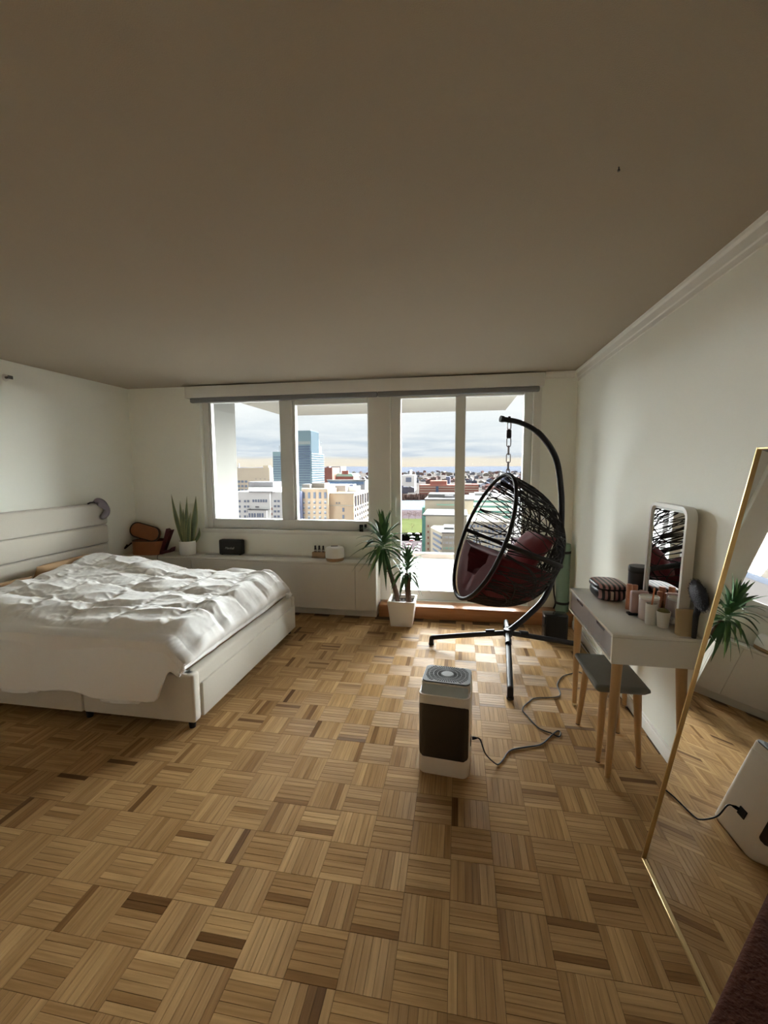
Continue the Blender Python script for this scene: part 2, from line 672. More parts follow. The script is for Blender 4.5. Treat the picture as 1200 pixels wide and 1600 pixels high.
for p in planks[:300]:
    t = min(TONES, key=lambda q: abs(q - p[6]))
    piece(plank_mesh(p[5], t), 'plank', floor, ((p[1] + p[2]) / 2, (p[3] + p[4]) / 2, random.uniform(-.0002, .0002)))
for ori in 'xy':
    mb = MB()
    for p in planks[300:]:
        if p[5] != ori:
            continue
        c = .0006
        dz = random.uniform(-.0002, .0002)
        x0, x1, y0, y1 = p[1] + G / 2, p[2] - G / 2, p[3] + G / 2, p[4] - G / 2
        vs = [(x0, y0, dz - c), (x1, y0, dz - c), (x1, y1, dz - c), (x0, y1, dz - c), (x0 + c, y0 + c, dz), (x1 - c, y0 + c, dz), (x1 - c, y1 - c, dz), (x0 + c, y1 - c, dz)]
        fs = [(4, 5, 6, 7)] + [(s, (s + 1) % 4, 4 + (s + 1) % 4, 4 + s) for s in range(4)]
        mb.add(vs, fs, a=[p[6]] * 8)
    o = mb.build('plank_field', m_px if ori == 'x' else m_py, floor, attr='tone', fix=False)
    o['kind'] = 'stuff'

# ------------------------------------------------------------------ blind cassette
m_case = mat('blind_cassette_white', (.74, .73, .69), .5, var=.02)
m_blind = mat('blind_fabric_grey', (.20, .205, .215), .8, var=.1, scale=60)
bl = thing('roller_blind', (-1.08, 4.40, 2.30), 'long white cassette with rolled-up dark grey blinds above window and door', 'blind')
MB().box(-2.965, .785, 4.375, YB, 2.302, 2.425, b=.006).build('cassette', m_case, bl)
for x0, x1 in ((-2.915, -.83), (-.826, .745)):
    MB().box(x0, x1, 4.385, 4.43, 2.252, 2.304, b=.012).build('rolled_fabric', m_blind, bl)

# ------------------------------------------------------------------ bed
m_uph = mat('bed_upholstery', (.60, .565, .49), .9, var=.04, scale=90, bump=.25, bscale=500, sheen=.3)
m_blk = mat('black_plastic', (.016, .015, .015), .55, var=.1, spec=.2)
m_sheet = mat('tan_sheet', (.52, .34, .17), .85, var=.05, bump=.2, bscale=200)
BX0, BX1, BY0, BY1 = -3.60, -1.50, 2.15, 3.73
bed = thing('bed', ((BX0 + BX1) / 2, (BY0 + BY1) / 2, 0), 'low bed with cream upholstered frame, drawers and channelled headboard', 'bed')
BZ0, BZ1 = .055, .35
MB().box(BX0, -2.253, BY0, BY0 + .075, BZ0, BZ1 - .004, b=.010).build('drawer', m_uph, bed)
MB().box(-2.249, BX1 + .004, BY0 + .002, BY0 + .07, BZ0, BZ1, b=.016, seg=3).build('drawer', m_uph, bed)
MB().box(BX0, BX1, BY1 - .07, BY1, BZ0, BZ1, b=.016, seg=3).build('side_rail', m_uph, bed)
fr = MB().box(BX1 - .085, BX1 - .006, BY0 + .004, BY1, BZ0 + .0, BZ1, b=.02, seg=3)
fr.build('foot_rail', m_uph, bed)
MB().box(BX1 - .03, BX1 + .008, BY0 + .09, BY1 - .015, BZ0, BZ1 - .085, b=.006).build('drawer_front', m_uph, bed)
MB().box(BX0, BX1 - .06, BY0 + .06, BY1 - .06, .16, .27).build('slat_base', m_blk, bed)
for x, y in ((BX1 - .05, BY0 + .055), (BX1 - .05, BY1 - .04), (-2.25, BY0 + .05), (BX0 + .06, BY0 + .05), (BX0 + .06, BY1 - .05), (-2.5, BY1 - .05)):
    MB().lathe([(.018, 0), (.024, .06)], (x, y, 0), 12).build('leg', m_blk, bed)
hz = [(.06, .55), (.553, .764), (.768, .962), (.966, 1.185)]
HY0, HY1 = 1.97, 3.92
for z0, z1 in hz:
    MB().box(XL + .02, -3.605, HY0, HY1, z0, z1, b=.022, seg=3).build('headboard_panel', m_uph, bed)
MB().box(XL + .003, XL + .03, HY0 + .02, HY1 - .02, .06, 1.16).build('headboard_back', m_uph, bed)

mt = MB().box(-3.58, BX1 - .10, BY0 + .085, BY1 - .085, .275, .50, b=.05, seg=3)
tag(mt.build('mattress', m_sheet), 'tan sheeted mattress showing between headboard and white duvet', 'mattress')

# duvet: one draped sheet with quilted pockets, folds, a hanging near side
m_duv = mat('duvet_cotton', (.86, .855, .845), .85, var=.015, scale=5, bump=.12, bscale=700, sheen=.2)


def duvet():
    NX, NT = 250, 260
    prof = spline([Vector((0, a, b)) for a, b in ((3.655, .40), (3.685, .46), (3.68, .545), (3.60, .60), (3.4, .615), (3.0, .605), (2.6, .60), (2.40, .588),
                                                  (2.26, .555), (2.165, .495), (2.115, .41), (2.098, .30), (2.105, .205))], 10)
    L = [0]
    for a, b in zip(prof, prof[1:]):
        L.append(L[-1] + (b - a).length)

    def pos(t):
        t *= L[-1]
        for k in range(len(L) - 1):
            if t <= L[k + 1]:
                w = (t - L[k]) / (L[k + 1] - L[k])
                p = prof[k].lerp(prof[k + 1], w)
                d = (prof[k + 1] - prof[k]).normalized()
                return p, Vector((0, d.z, -d.y)) * -1, t
        return prof[-1].copy(), Vector((0, -1, 0)), t
    rows = []
    x_head, x_foot = -3.47, -1.560
    cols = [pos(j / NT) for j in range(NT + 1)]
    flen = L[-1]
    tedge = flen - .42       # arc length where the flap begins
    for i in range(NX + 1):
        s = i / NX
        x = x_head + (x_foot - x_head) * min(1, s / .93)
        drop = max(0, (s - .93) / .07)          # rows that hang down at the foot
        row = []
        fx = smooth01(-1.72, -1.545, x)             # rounding down at the foot
        hd = smooth01(-2.35, -3.2, x) if False else smooth01(2.3, 3.25, -x)
        # hem: full drop until x=-1.78, then cut upward to the corner
        cut = smooth01(-1.70, -1.57, x)
        for j in range(NT + 1):
            t = j / NT
            # shorten the flap towards the foot corner
            arc = t * flen
            if arc > tedge:
                arc = tedge + (arc - tedge) * (1 - .62 * cut) + .02 * math.sin(x * 9) * ((arc - tedge) / .42) * (1 - cut)
                arc = min(arc, flen)
            p, n, _ = pos(arc / flen)
            if n.z < 0 and arc < tedge * .9 and arc > .3:
                n = -n
            top = smooth01(0, .12, arc) * (1 - smooth01(tedge - .10, tedge + .06, arc))
            flap = smooth01(tedge - .02, tedge + .14, arc)
            q = Vector((x, p.y, p.z))
            out = Vector((0, -1, 0)) if arc > flen * .5 else Vector((0, 1, 0))
            nn = (Vector((0, 0, 1)) * top + out * (1 - top)).normalized()
            # pillow rise near the head, higher at the far side
            far = smooth01(2.6, 3.55, p.y)
            q.z += top * hd * (.055 + .055 * far)
            # sag
            q.z += top * .022 * noise.noise(Vector((x * 1.3, p.y * 1.3, 2.2)))
            # quilted pockets
            wx = x + .05 * noise.noise(Vector((x * 2, arc * 2, 5)))
            wy = arc + .05 * noise.noise(Vector((x * 2, arc * 2, 9)))
            cxq = abs(((wx / .36) % 1) - .5) * 2
            cyq = abs(((wy / .34 + .2) % 1) - .5) * 2
            puff = (1 - cxq ** 4) * (1 - cyq ** 4)
            amp = top * (.6 + .7 * noise.noise(Vector((math.floor(wx / .36) * 3.1, math.floor(wy / .34 + .2) * 2.7, 1))))
            amp = amp * .050 + flap * .004
            # folds: ridged, running roughly across the bed, bunched
            r1 = 1 - abs(noise.noise(Vector((x * 3.2 + p.y * 1.6, p.y * 5.0 - x * 2.2, 3.3))))
            r2 = 1 - abs(noise.noise(Vector((x * 10 + p.y * 7, p.y * 13 - x * 8, 7.7))))
            r3 = 1 - abs(noise.noise(Vector((x * 26 - p.y * 6, p.y * 20 + x * 11, 4.1))))
            edgew = max(cxq ** 3, cyq ** 3)
            d = amp * puff + top * (.022 * r1 ** 3 + 0.010 * (r2 ** 3) * (.25 + edgew) + .0030 * r3 ** 3 * (.3 + edgew))
            d -= top * .030
            # hanging side: soft vertical folds
            fl = noise.noise(Vector((x * 2.6, 3.0, arc * .9))) * .030 + noise.noise(Vector((x * 7 + arc * 3, 1.0, arc * 1.5))) * .009
            d += flap * (.012 + fl + .012 * smooth01(tedge + .28, flen, arc))
            q += nn * d
            # foot rounding
            if fx > 0:
                zt = .372
                if q.z > zt:
                    q.z += (max(zt, q.z - .10) - q.z) * fx ** 2.0
                q.x += .010 * noise.noise(Vector((x * 8, p.y * 9, 6))) * fx
            if drop > 0:
                q.x += (.030 * math.sin(PI * min(1, drop * 1.2)) + .010 * noise.noise(Vector((p.y * 7, drop, 3)))) * (1 - .5 * flap)
                if q.z > .366:
                    q.z += (.366 - q.z) * drop
            # head end tucks down
            hx = smooth01(3.38, 3.47, -x)
            q.z -= top * hx * .05
            if flap > .2 and q.y > 2.135:
                q.y = 2.135
            if q.x > -1.58 and q.y < 2.19 and q.z < .36 and flap > 0:
                q.z = max(q.z, .30)
            row.append(q)
        rows.append(row)
    mb = MB()
    mb.grid(rows)
    o = mb.build('duvet', m_duv, angle=180)
    sol = o.modifiers.new('thick', 'SOLIDIFY')
    sol.thickness = .018
    sol.offset = -1
    return o


tag(duvet(), 'rumpled white quilted duvet hanging over the near side of the bed', 'duvet')

m_tanp = mat('tan_pillowcase', (.47, .31, .17), .85, var=.06, bump=.2, bscale=200)
PILLOWS = [((-3.505, 3.28, .635), 'tan pillow showing between duvet and headboard, far side of bed'), ((-3.50, 2.62, .57), 'tan pillow at near side against headboard beside the duvet')]

# sleep mask hung over the end of the headboard
m_satin = mat('lilac_satin', (.22, .185, .225), .3, var=.2, scale=25, sheen=.5)
m_strap = mat('dark_elastic', (.05, .045, .05), .7)
sm = thing('sleep_mask', at(155, 798, 'x', -3.60), 'lilac grey satin sleep mask hanging over the headboard end', 'sleep mask')
pts = spline([at(147, 784.5, 'x', -3.625), at(154, 784, 'x', -3.60), at(162, 789, 'x', -3.59), at(167, 797, 'x', -3.585), at(164, 805, 'x', -3.585), at(158, 809, 'x', -3.585)], 8)
mb = MB()
rows = []
for k, p in enumerate(pts):
    t = k / (len(pts) - 1)
    hw = .050 * (math.sin(PI * min(1, max(.02, t * .96 + .02))) ** .5) * (1 - .30 * math.exp(-((t - .52) / .13) ** 2))
    tg = (pts[min(k + 1, len(pts) - 1)] - pts[max(k - 1, 0)]).normalized()
    nx = Vector((1, 0, 0))
    sd_ = tg.cross(nx).normalized()
    rows.append([p + sd_ * (hw * math.cos(a)) + nx * (.013 * math.sin(a) + .004 * math.sin(9 * t + 3 * math.cos(a))) for a in [2 * PI * q / 16 for q in range(16)]])
mb.grid(rows, closed=True)
mb.build('mask_pad', m_satin, sm, angle=180)
MB().tube(spline([at(137, 787.5, 'x', -3.64), at(141, 785.5, 'x', -3.63), at(148, 785, 'x', -3.62)], 5), .008, 8).build('strap', m_strap, sm)

# ------------------------------------------------------------------ window cabinet (radiator cover) in two units
m_cab = mat('cabinet_white', (.66, .635, .565), .5, var=.02)
m_grille = mat('grille_grey', (.42, .42, .39), .5)
CY0, CZ = 4.19, .575


def cabinet(x0, x1, splits, label):
    r = thing('window_cabinet', ((x0 + x1) / 2, (CY0 + YB) / 2, 0), label, 'cabinet')
    MB().box(x0, x1, CY0 + .02, YB, .085, CZ - .022).build('body', m_cab, r)
    MB().box(x0 + .01, x1 - .012, CY0 + .065, YB - .02, 0, .085).build('toe_kick', m_cab, r)
    MB().box(x0, x1, CY0, YB, CZ - .022, CZ, b=.003).build('top', m_cab, r)
    xs = [x0] + splits + [x1]
    for a, b in zip(xs, xs[1:]):
        MB().box(a + .0015, b - .0015, CY0, CY0 + .02, .083, CZ - .0235, b=.002, seg=1).build('door', m_cab, r)
    return r


cabinet(XL + .005, -2.865, [], 'short white cabinet unit in the corner holding the tan case')
c2 = cabinet(-2.863, -.812, [-1.03], 'long white radiator cabinet under the window')
gx0, gx1 = -2.80, -.98
MB().box(gx0, gx1, YB - .085, YB - .005, CZ, CZ + .004).build('vent_grille', m_grille, c2)
mb = MB()
x = gx0 + .01
while x < gx1 - .01:
    mb.box(x, x + .006, YB - .08, YB - .01, CZ + .004, CZ + .007)
    x += .014
mb.build('grille_slats', m_case, c2)['kind'] = 'stuff'

# train case with open lid
m_tan = mat('tan_leather', (.30, .105, .035), .5, var=.15, scale=14, bump=.1)
m_dark = mat('dark_lining', (.025, .018, .016), .8)
tc_ = thing('vanity_case', (-3.445, 4.30, CZ), 'tan leather oval vanity case with open lid on the corner cabinet', 'case')
T = Matrix.Translation((-3.458, 4.315, CZ + .002)) @ Matrix.Rotation(math.radians(8), 4, 'Z')
mb = MB()
mb.T = T
op = rrect(.35, .19, .085, 6)
ip = rrect(.33, .17, .078, 6)
n = len(op)
vs = [(p[0], p[1], 0) for p in op] + [(p[0], p[1], .155) for p in op] + [(p[0], p[1], .155) for p in ip] + [(p[0], p[1], .02) for p in ip]
fs = [tuple(range(n - 1, -1, -1)), tuple(3 * n + k for k in range(n))]
for l in range(3):
    for k in range(n):
        k2 = (k + 1) % n
        fs.append((l * n + k, l * n + k2, (l + 1) * n + k2, (l + 1) * n + k))
mb.add(vs, fs, True)
mb.build('body', m_tan, tc_)
mb = MB()
mb.T = T
mb.tube([(p[0], p[1], .155) for p in rrect(.342, .182, .082, 6)], .006, 6, closed=True)
mb.build('zip_edge', m_dark, tc_)
mb = MB()
mb.T = T
mb.prism(rrect(.32, .16, .07, 6), 'z', .02, .13)
mb.build('lining', m_dark, tc_)
TL = T @ Matrix.Translation((-.13, .055, .165)) @ Matrix.Rotation(math.radians(16), 4, 'Y') @ Matrix.Rotation(math.radians(78), 4, 'X')
mb = MB()
mb.T = TL @ Matrix.Translation((.03, .085, .0))
mb.prism(rrect(.34, .17, .08, 6), 'z', -.02, .02, False)
ld = mb.build('lid', m_tan, tc_)
mb = MB()
mb.T = TL @ Matrix.Translation((.03, .085, .0))
mb.tube([(p[0], p[1], .02) for p in rrect(.335, .165, .078, 6)], .007, 6, closed=True)
mb.build('lid_zip', m_dark, ld)
MB().tube(spline([at(206, 848, 'y', 4.28), at(200, 853, 'y', 4.25), at(195, 857, 'y', 4.23), at(199, 851, 'y', 4.26)], 5), .008, 6).build('strap', m_dark, tc_)

# burgundy phone stand with its cable
m_burg = mat('burgundy_plastic', (.075, .010, .014), .35, var=.1)
ps = thing('phone_stand', at(252, 866, 'z', CZ), 'burgundy angled phone stand beside the tan case', 'phone stand')
c0 = at(252, 865, 'y', 4.245)
mb = MB()
pl_ = [(250, 864), (254, 866), (268, 828), (265, 830.5), (262.5, 828), (260.5, 826), (256.5, 843)]
mb.prism([(at(u, v, 'y', 4.25).x, at(u, v, 'y', 4.25).z) for u, v in pl_], 'y', 4.238, 4.30)
mb.build('backplate', m_burg, ps)
pl_ = [(250, 866), (268, 862.5), (269.5, 855), (267, 857), (264, 859.5), (255, 861)]
mb = MB()
mb.prism([(at(u, v, 'y', 4.25).x, max(CZ + .001, at(u, v, 'y', 4.25).z)) for u, v in pl_], 'y', 4.235, 4.305)
mb.build('foot', m_burg, ps)
MB().tube(spline([(c0.x, 4.235, .60), (c0.x - .005, 4.20, .588), (c0.x - .004, 4.184, .56), (c0.x + .002, 4.183, .48), (c0.x, 4.182, .40)], 6), .0028, 6).build('cable', m_blk, ps)

# snake plant
m_pot = mat('white_ceramic', (.78, .77, .73), .35, var=.02)
m_soil = mat('soil', (.03, .02, .014), .95, var=.4, scale=60, bump=.8, bscale=90)
m_snake = mat('snake_leaf', (.075, .115, .05), .4, var=.5, scale=30, stretch=(1, 1, 3), attr='edge', col2=(.55, .52, .22))
sp = thing('snake_plant', (-2.985, 4.325, CZ), 'small snake plant with yellow-edged leaves in white pot', 'plant')
pt = MB().lathe([(.0, .004), (.078, .004), (.084, .012), (.090, .155), (.088, .16), (.082, .158), (.080, .12)], (-2.985, 4.325, CZ), 28).build('pot', m_pot, sp)
MB().lathe([(.0, .118), (.079, .120), (.078, .128), (0.0, .132)], (-2.985, 4.325, CZ), 20).build('soil', m_soil, sp)


def blade(base, tip, bend, width, nx, twist=0, fold=.25, n=12, droop=0, edge=True, waist=.6):
    """long leaf: base to tip with a sideways bend, V fold and pointed end"""
    base, tip = Vector(base), Vector(tip)
    ax = tip - base
    rows, aa = [], []
    for k in range(n + 1):
        t = k / n
        p = base + ax * t + Vector(bend) * math.sin(PI * t) + Vector((0, 0, -droop)) * t * t
        w = width * (waist + (1 - waist) * math.sin(PI * min(1, t * 1.15 + .15) * .8)) * (1 - max(0, t - .45) ** 1.6 / (.55 ** 1.6)) + .0006
        a = twist * t
        sdv = Vector(nx)
        tg = (ax + Vector(bend) * math.cos(PI * t) * PI - Vector((0, 0, 2 * droop * t))).normalized()
        sdv = (sdv - tg * sdv.dot(tg)).normalized()
        sdv = Matrix.Rotation(a, 3, tg) @ sdv
        nm = tg.cross(sdv)
        rows.append([p - sdv * w + nm * w * fold, p - sdv * w * .72 + nm * w * fold * .6, p, p + sdv * w * .72 + nm * w * fold * .6, p + sdv * w + nm * w * fold])
        aa += [1, .15, 0, .15, 1] if edge else [0] * 5
    mb = MB()
    mb.grid(rows, a=aa)
    rows2 = [[q + Vector((0, .0012, -.0008)) for q in r] for r in rows]
    mb.grid([r[::-1] for r in rows2], a=aa)
    return mb


sl = [((267.5, 772), (-.03, .02, 0), .021, .02), ((281, 782), (-.02, .0, 0), .018, .3), ((292, 775), (-.015, .01, 0), .022, -.4), ((306, 775), (.02, -.01, 0), .026, .5),
      ((283, 812), (-.01, -.02, 0), .019, .2), ((298, 800), (.0, -.02, 0), .024, .1), ((304, 806), (.015, .0, 0), .022, -.2), ((311, 824), (.03, .0, 0), .014, .1),
      ((286, 795), (-.015, .015, 0), .020, -.1)]
for k, ((u, v), bd, wd, tw) in enumerate(sl):
    yy = 4.325 + .03 * math.sin(k * 2.1)
    tp = at(u, v, 'y', yy)
    bs = (-2.985 + .05 * ((u - 289) / 22), yy, CZ + .12)
    blade(bs, tp, bd, wd * 1.35, (1, .2 * math.sin(k), 0), tw, .15, 12, 0).build('leaf', m_snake, sp, attr='edge', fix=False, angle=180)

# speaker with script logo
m_spk = mat('speaker_vinyl', (.018, .017, .017), .6, var=.2, bump=.2, bscale=300)
m_cloth = mat('speaker_cloth', (.028, .026, .026), .85, var=.3, scale=120, bump=.4, bscale=400)
m_logo = mat('logo_white', (.75, .74, .70), .4)
m_gold = mat('brass', (.55, .40, .16), .3, metal=1)
spx0, spx1 = at(341.5, 850, 'y', 4.345).x, at(377, 850, 'y', 4.345).x
spk = thing('bluetooth_speaker', ((spx0 + spx1) / 2, 4.36, CZ + .007), 'small black retro speaker with white script logo on the cabinet', 'speaker')
MB().box(spx0, spx1, 4.345, 4.425, CZ + .010, CZ + .175, b=.014, seg=3).build('case', m_spk, spk)
gr_ = MB().box(spx0 + .012, spx1 - .012, 4.341, 4.347, CZ + .02, CZ + .163, b=.004, seg=1).build('grille', m_cloth, spk)
MB().box(spx1 - .036, spx1 - .033, 4.339, 4.342, CZ + .022, CZ + .160).build('seam', m_spk, gr_)
for dx in (.03, -.03):
    xx = spx0 + .03 if dx > 0 else spx1 - .03
    MB().lathe([(.011, 0), (.012, .006)], (xx, 4.365, CZ + .007), 10).build('foot', m_blk, spk)


def text_mesh(txt, size, shear, Mt, name, material, parent):
    cu = bpy.data.curves.new('t', 'FONT')
    cu.body = txt
    cu.size = size
    cu.shear = shear
    cu.extrude = .0006
    cu.align_x = 'CENTER'
    cu.align_y = 'CENTER'
    cu.space_character = .9
    to = bpy.data.objects.new('t', cu)
    COL.objects.link(to)
    bpy.context.view_layer.update()
    me = bpy.data.meshes.new_from_object(to.evaluated_get(bpy.context.evaluated_depsgraph_get()))
    mb = MB()
    mb.add([Mt @ v.co for v in me.vertices], [tuple(p.vertices) for p in me.polygons])
    bpy.data.objects.remove(to)
    return mb.build(name, material, parent, fix=False)


text_mesh('Marshall', .036, .35, Matrix.Translation(((spx0 + spx1) / 2 - .005, 4.3395, CZ + .085)) @ Matrix.Rotation(PI / 2, 4, 'X'), 'logo', m_logo, gr_)

# oil bottles on a wooden rack, diffuser
m_rack = mat('rack_wood', (.36, .22, .11), .5, var=.2, scale=20, stretch=(1, 8, 8))
m_bot = mat('amber_glass', (.03, .018, .012), .1, spec=.6)
m_paper = mat('paper_label', (.5, .47, .42), .7)
rx0, rx1 = at(488, 868, 'y', 4.36).x, at(508.5, 868, 'y', 4.36).x
rk = thing('bottle_rack', ((rx0 + rx1) / 2, 4.37, CZ + .007), 'small stepped wooden rack for oil bottles beside the diffuser', 'rack')
MB().box(rx0, rx1, 4.335, 4.405, CZ + .0075, CZ + .018, b=.002, seg=1).build('base', m_rack, rk)
MB().box(rx0, rx1, 4.352, 4.405, CZ + .018, CZ + .066, b=.002, seg=1).build('block', m_rack, rk)
for k, dx in enumerate((.2, .5, .8)):
    bx = rx0 + (rx1 - rx0) * dx
    z0 = CZ + .066
    b_ = thing('oil_bottle', (bx, 4.378, z0), ['leftmost of three dark oil bottles on the wooden rack', 'middle of three dark oil bottles on the wooden rack',
                                            'rightmost of three dark oil bottles on the wooden rack, nearest diffuser'][k], 'bottle', 'oil bottles on the wooden rack')
    MB().lathe([(.012, .0), (.0135, .003), (.0135, .032), (.007, .040), (.007, .046)], (bx, 4.378, z0), 14).build('glass', m_bot, b_)
    MB().lathe([(.0095, .041), (.010, .043), (.0095, .066), (.008, .068)], (bx, 4.378, z0), 12).build('cap', m_blk, b_)
    MB().lathe([(.0138, .008), (.0138, .027)], (bx, 4.378, z0), 14).build('paper_label', m_paper, b_)
dp = at(525, 874, 'z', CZ + .003)
dx_, dy_ = -1.268, 4.29
df = thing('aroma_diffuser', (dx_, dy_, CZ), 'round white aroma diffuser with wooden base on the long cabinet', 'diffuser')
MB().lathe([(.088, .001), (.092, .006), (.094, .030), (.090, .034)], (dx_, dy_, CZ), 32).build('base_ring', m_rack, df)
MB().lathe([(.096, .034), (.0985, .040), (.100, .075), (.094, .128), (.086, .140), (.06, .147), (.03, .149), (0.001, .149)], (dx_, dy_, CZ), 36).build('body', m_pot, df)
mb = MB()
mb.T = Matrix.Translation((dx_ - .005, dy_, CZ + .150)) @ Matrix.Rotation(.25, 4, 'Z')
mb.prism([(p[0], p[1]) for p in rrect(.075, .022, .0105, 4)], 'z', -.004, .0035)
mb.build('outlet_cap', m_blk, df)

# small dark clip fixed under the sill behind the yucca
ck = thing('wall_sensor', at(566, 831, 'y', YB - .01), 'small dark sensor box below window sill behind yucca leaves', 'sensor')
a_, b_ = at(561.5, 831, 'y', YB - .02), at(567, 820, 'y', YB - .02)
MB().box(a_.x, b_.x, YB - .02, YB, a_.z, b_.z, b=.002, seg=1).build('housing', m_blk, ck)
a_, b_ = at(569, 826, 'y', YB - .02), at(572.5, 819.5, 'y', YB - .02)
MB().box(a_.x, b_.x, YB - .016, YB, a_.z, b_.z, b=.002, seg=1).build('clip', m_blk, ck)

# ------------------------------------------------------------------ yucca in a square pot
m_trunk = mat('yucca_bark', (.13, .075, .05), .9, var=.4, scale=40, stretch=(1, 1, .4), bump=.7, bscale=60)
m_yl = mat('yucca_leaf', (.045, .115, .040), .4, var=.35, scale=12)
m_yl2 = mat('yucca_leaf_pale', (.10, .21, .055), .4, var=.3, scale=12)
yc = thing('yucca_plant', (-.535, 4.125, 0), 'two-stemmed yucca palm in a tall square white pot', 'plant')
pb, ptp = .103, .134
vs = []
cx_, cy_ = -.535, 4.122
lv = [(pb, 0), (ptp, .255), (ptp - .018, .255), (ptp - .022, .21)]
for hw, z in lv:
    vs += [(cx_ + sx * hw, cy_ + sy * hw, z) for sx, sy in ((-1, -1), (1, -1), (1, 1), (-1, 1))]
fs = [(3, 2, 1, 0), (12, 13, 14, 15)]
for l in range(3):
    for k in range(4):
        fs.append((l * 4 + k, l * 4 + (k + 1) % 4, l * 4 + 4 + (k + 1) % 4, l * 4 + 4 + k))
mb = MB()
mb.add(vs, fs)
o = mb.build('pot', m_pot, yc)
bv = o.modifiers.new('b', 'BEVEL')
bv.width = .004
bv.segments = 2
mb = MB()
rows = []
for i in range(13):
    rows.append([(cx_ - .112 + .224 * i / 12, cy_ - .112 + .224 * j / 12, .222 + .012 * noise.noise(Vector((i * .9, j * .9, 1)))) for j in range(13)])
mb.grid(rows)
mb.build('soil', m_soil, yc)


def trunk(pts, r0, r1):
    sp_ = spline(pts, 10)
    n = len(sp_)
    rad = [r0 + (r1 - r0) * k / (n - 1) + .0016 * math.sin(k * 2.3) for k in range(n)]
    mb = MB()
    mb.tube(sp_, rad, 12)
    return mb.build('trunk', m_trunk, yc)


t1 = trunk([(-.575, 4.11, .20), (-.595, 4.11, .30), (-.645, 4.11, .48), (-.69, 4.11, .62), (-.715, 4.11, .73)], .026, .021)
t2 = trunk([(-.468, 4.09, .20), (-.475, 4.09, .32), (-.478, 4.09, .44), (-.482, 4.09, .52)], .027, .026)


def crown(c, n, L0, L1, tr, seed, wd):
    rnd = random.Random(seed)
    c = Vector(c)
    for k in range(n):
        f = k / (n - 1)
        el = math.radians(82 - 135 * f ** 1.05 + rnd.uniform(-10, 10))
        az = k * 2.39996 + rnd.uniform(-.3, .3)
        Ln = rnd.uniform(L0, L1) * (1 - .15 * abs(f - .5))
        d = Vector((math.cos(az) * math.cos(el), math.sin(az) * math.cos(el) * .75, math.sin(el)))
        b0 = c + Vector((0, 0, .07 - .15 * f)) + d * .018
        if (b0 + d * Ln).y > 4.42:
            d.y = min(d.y, (4.42 - b0.y) / Ln)
        e1 = b0 + d * Ln
        side = Vector((-math.sin(az), math.cos(az), 0))
        dr = rnd.uniform(.02, .09) * (0.3 + max(0, math.cos(el)))
        if e1.y > 4.16 and e1.x < -.80 and e1.z - dr < CZ + .05:      # keep clear of the cabinet
            e1.y = min(e1.y, 4.15)
        mb = blade(b0, e1, (0, 0, .03 * math.cos(el)), wd * rnd.uniform(.8, 1.15), side, rnd.uniform(-.4, .4), .3, 9, dr, edge=False, waist=.5)
        mb.build('leaf', m_yl2 if rnd.random() < .25 else m_yl, tr, fix=False, angle=180)


crown((-.72, 4.09, .80), 58, .26, .36, t1, 3, .0215)
crown((-.482, 4.07, .57), 44, .17, .25, t2, 5, .0175)
for tip in ((678, 889), (672, 868)):
    blade((-.47, 4.08, .56), at(tip[0], tip[1], 'y', 4.05), (0, 0, .06), .010, (0, 1, 0), .2, .3, 9, 0, edge=False).build('leaf', m_yl, t2, fix=False, angle=180)

# ------------------------------------------------------------------ hanging egg chair
m_stand = mat('black_powder_coat', (.016, .016, .020), .42, var=.15, scale=30, spec=.2)
m_wick = mat('black_wicker', (.018, .015, .014), .6, var=.3, scale=40, spec=.2)
m_cush = mat('burgundy_cushion', (.080, .012, .016), .95, var=.15, scale=20, sheen=.08, spec=.1, bump=.2, bscale=200)
m_pill = mat('dusty_red_pillow', (.165, .038, .044), .95, var=.12, scale=20, sheen=.08, spec=.1, bump=.2, bscale=200)
m_chain = mat('chain_steel', (.30, .28, .29), .35, metal=.8)
HUB = Vector((.41, 3.55, .19))
AZ = math.radians(20)
DD = Vector((math.cos(AZ), math.sin(AZ), 0))
es = thing('egg_chair_stand', (HUB.x, HUB.y, 0), 'black curved steel stand with four legs carrying the egg chair', 'stand')
pole = [(-.02, .175), (.08, .245), (.175, .318), (.314, .454), (.398, .666), (.441, .905), (.444, 1.17), (.427, 1.379), (.373, 1.61), (.238, 1.787), (.071, 1.879), (-.095, 1.908)]
pp = spline([HUB + DD * s + Vector((0, 0, z - HUB.z)) for s, z in pole], 8)
MB().tube(pp[:-14], .0235, 14).build('curved_pole', m_stand, es)
arm = MB().tube(pp[-15:], .0205, 14).build('arm', m_stand, es)
MB().tube([pp[-1] - (pp[-1] - pp[-2]).normalized() * -.012, pp[-1] + (pp[-1] - pp[-2]).normalized() * -.012], .0255, 14).build('end_cap', m_blk, arm)
tipdir = (pp[-1] - pp[-4]).normalized()
tip = pp[-4].copy()
MB().lathe([(.009, .0), (.011, .012), (.008, .015)], (tip.x, tip.y, tip.z + .014), 10).build('bolt', m_stand, arm)
feet = [at(674, 1007, 'z', 0), at(797, 1092, 'z', 0), at(903, 1018, 'z', 0), HUB + Vector((.05, .60, -.19))]
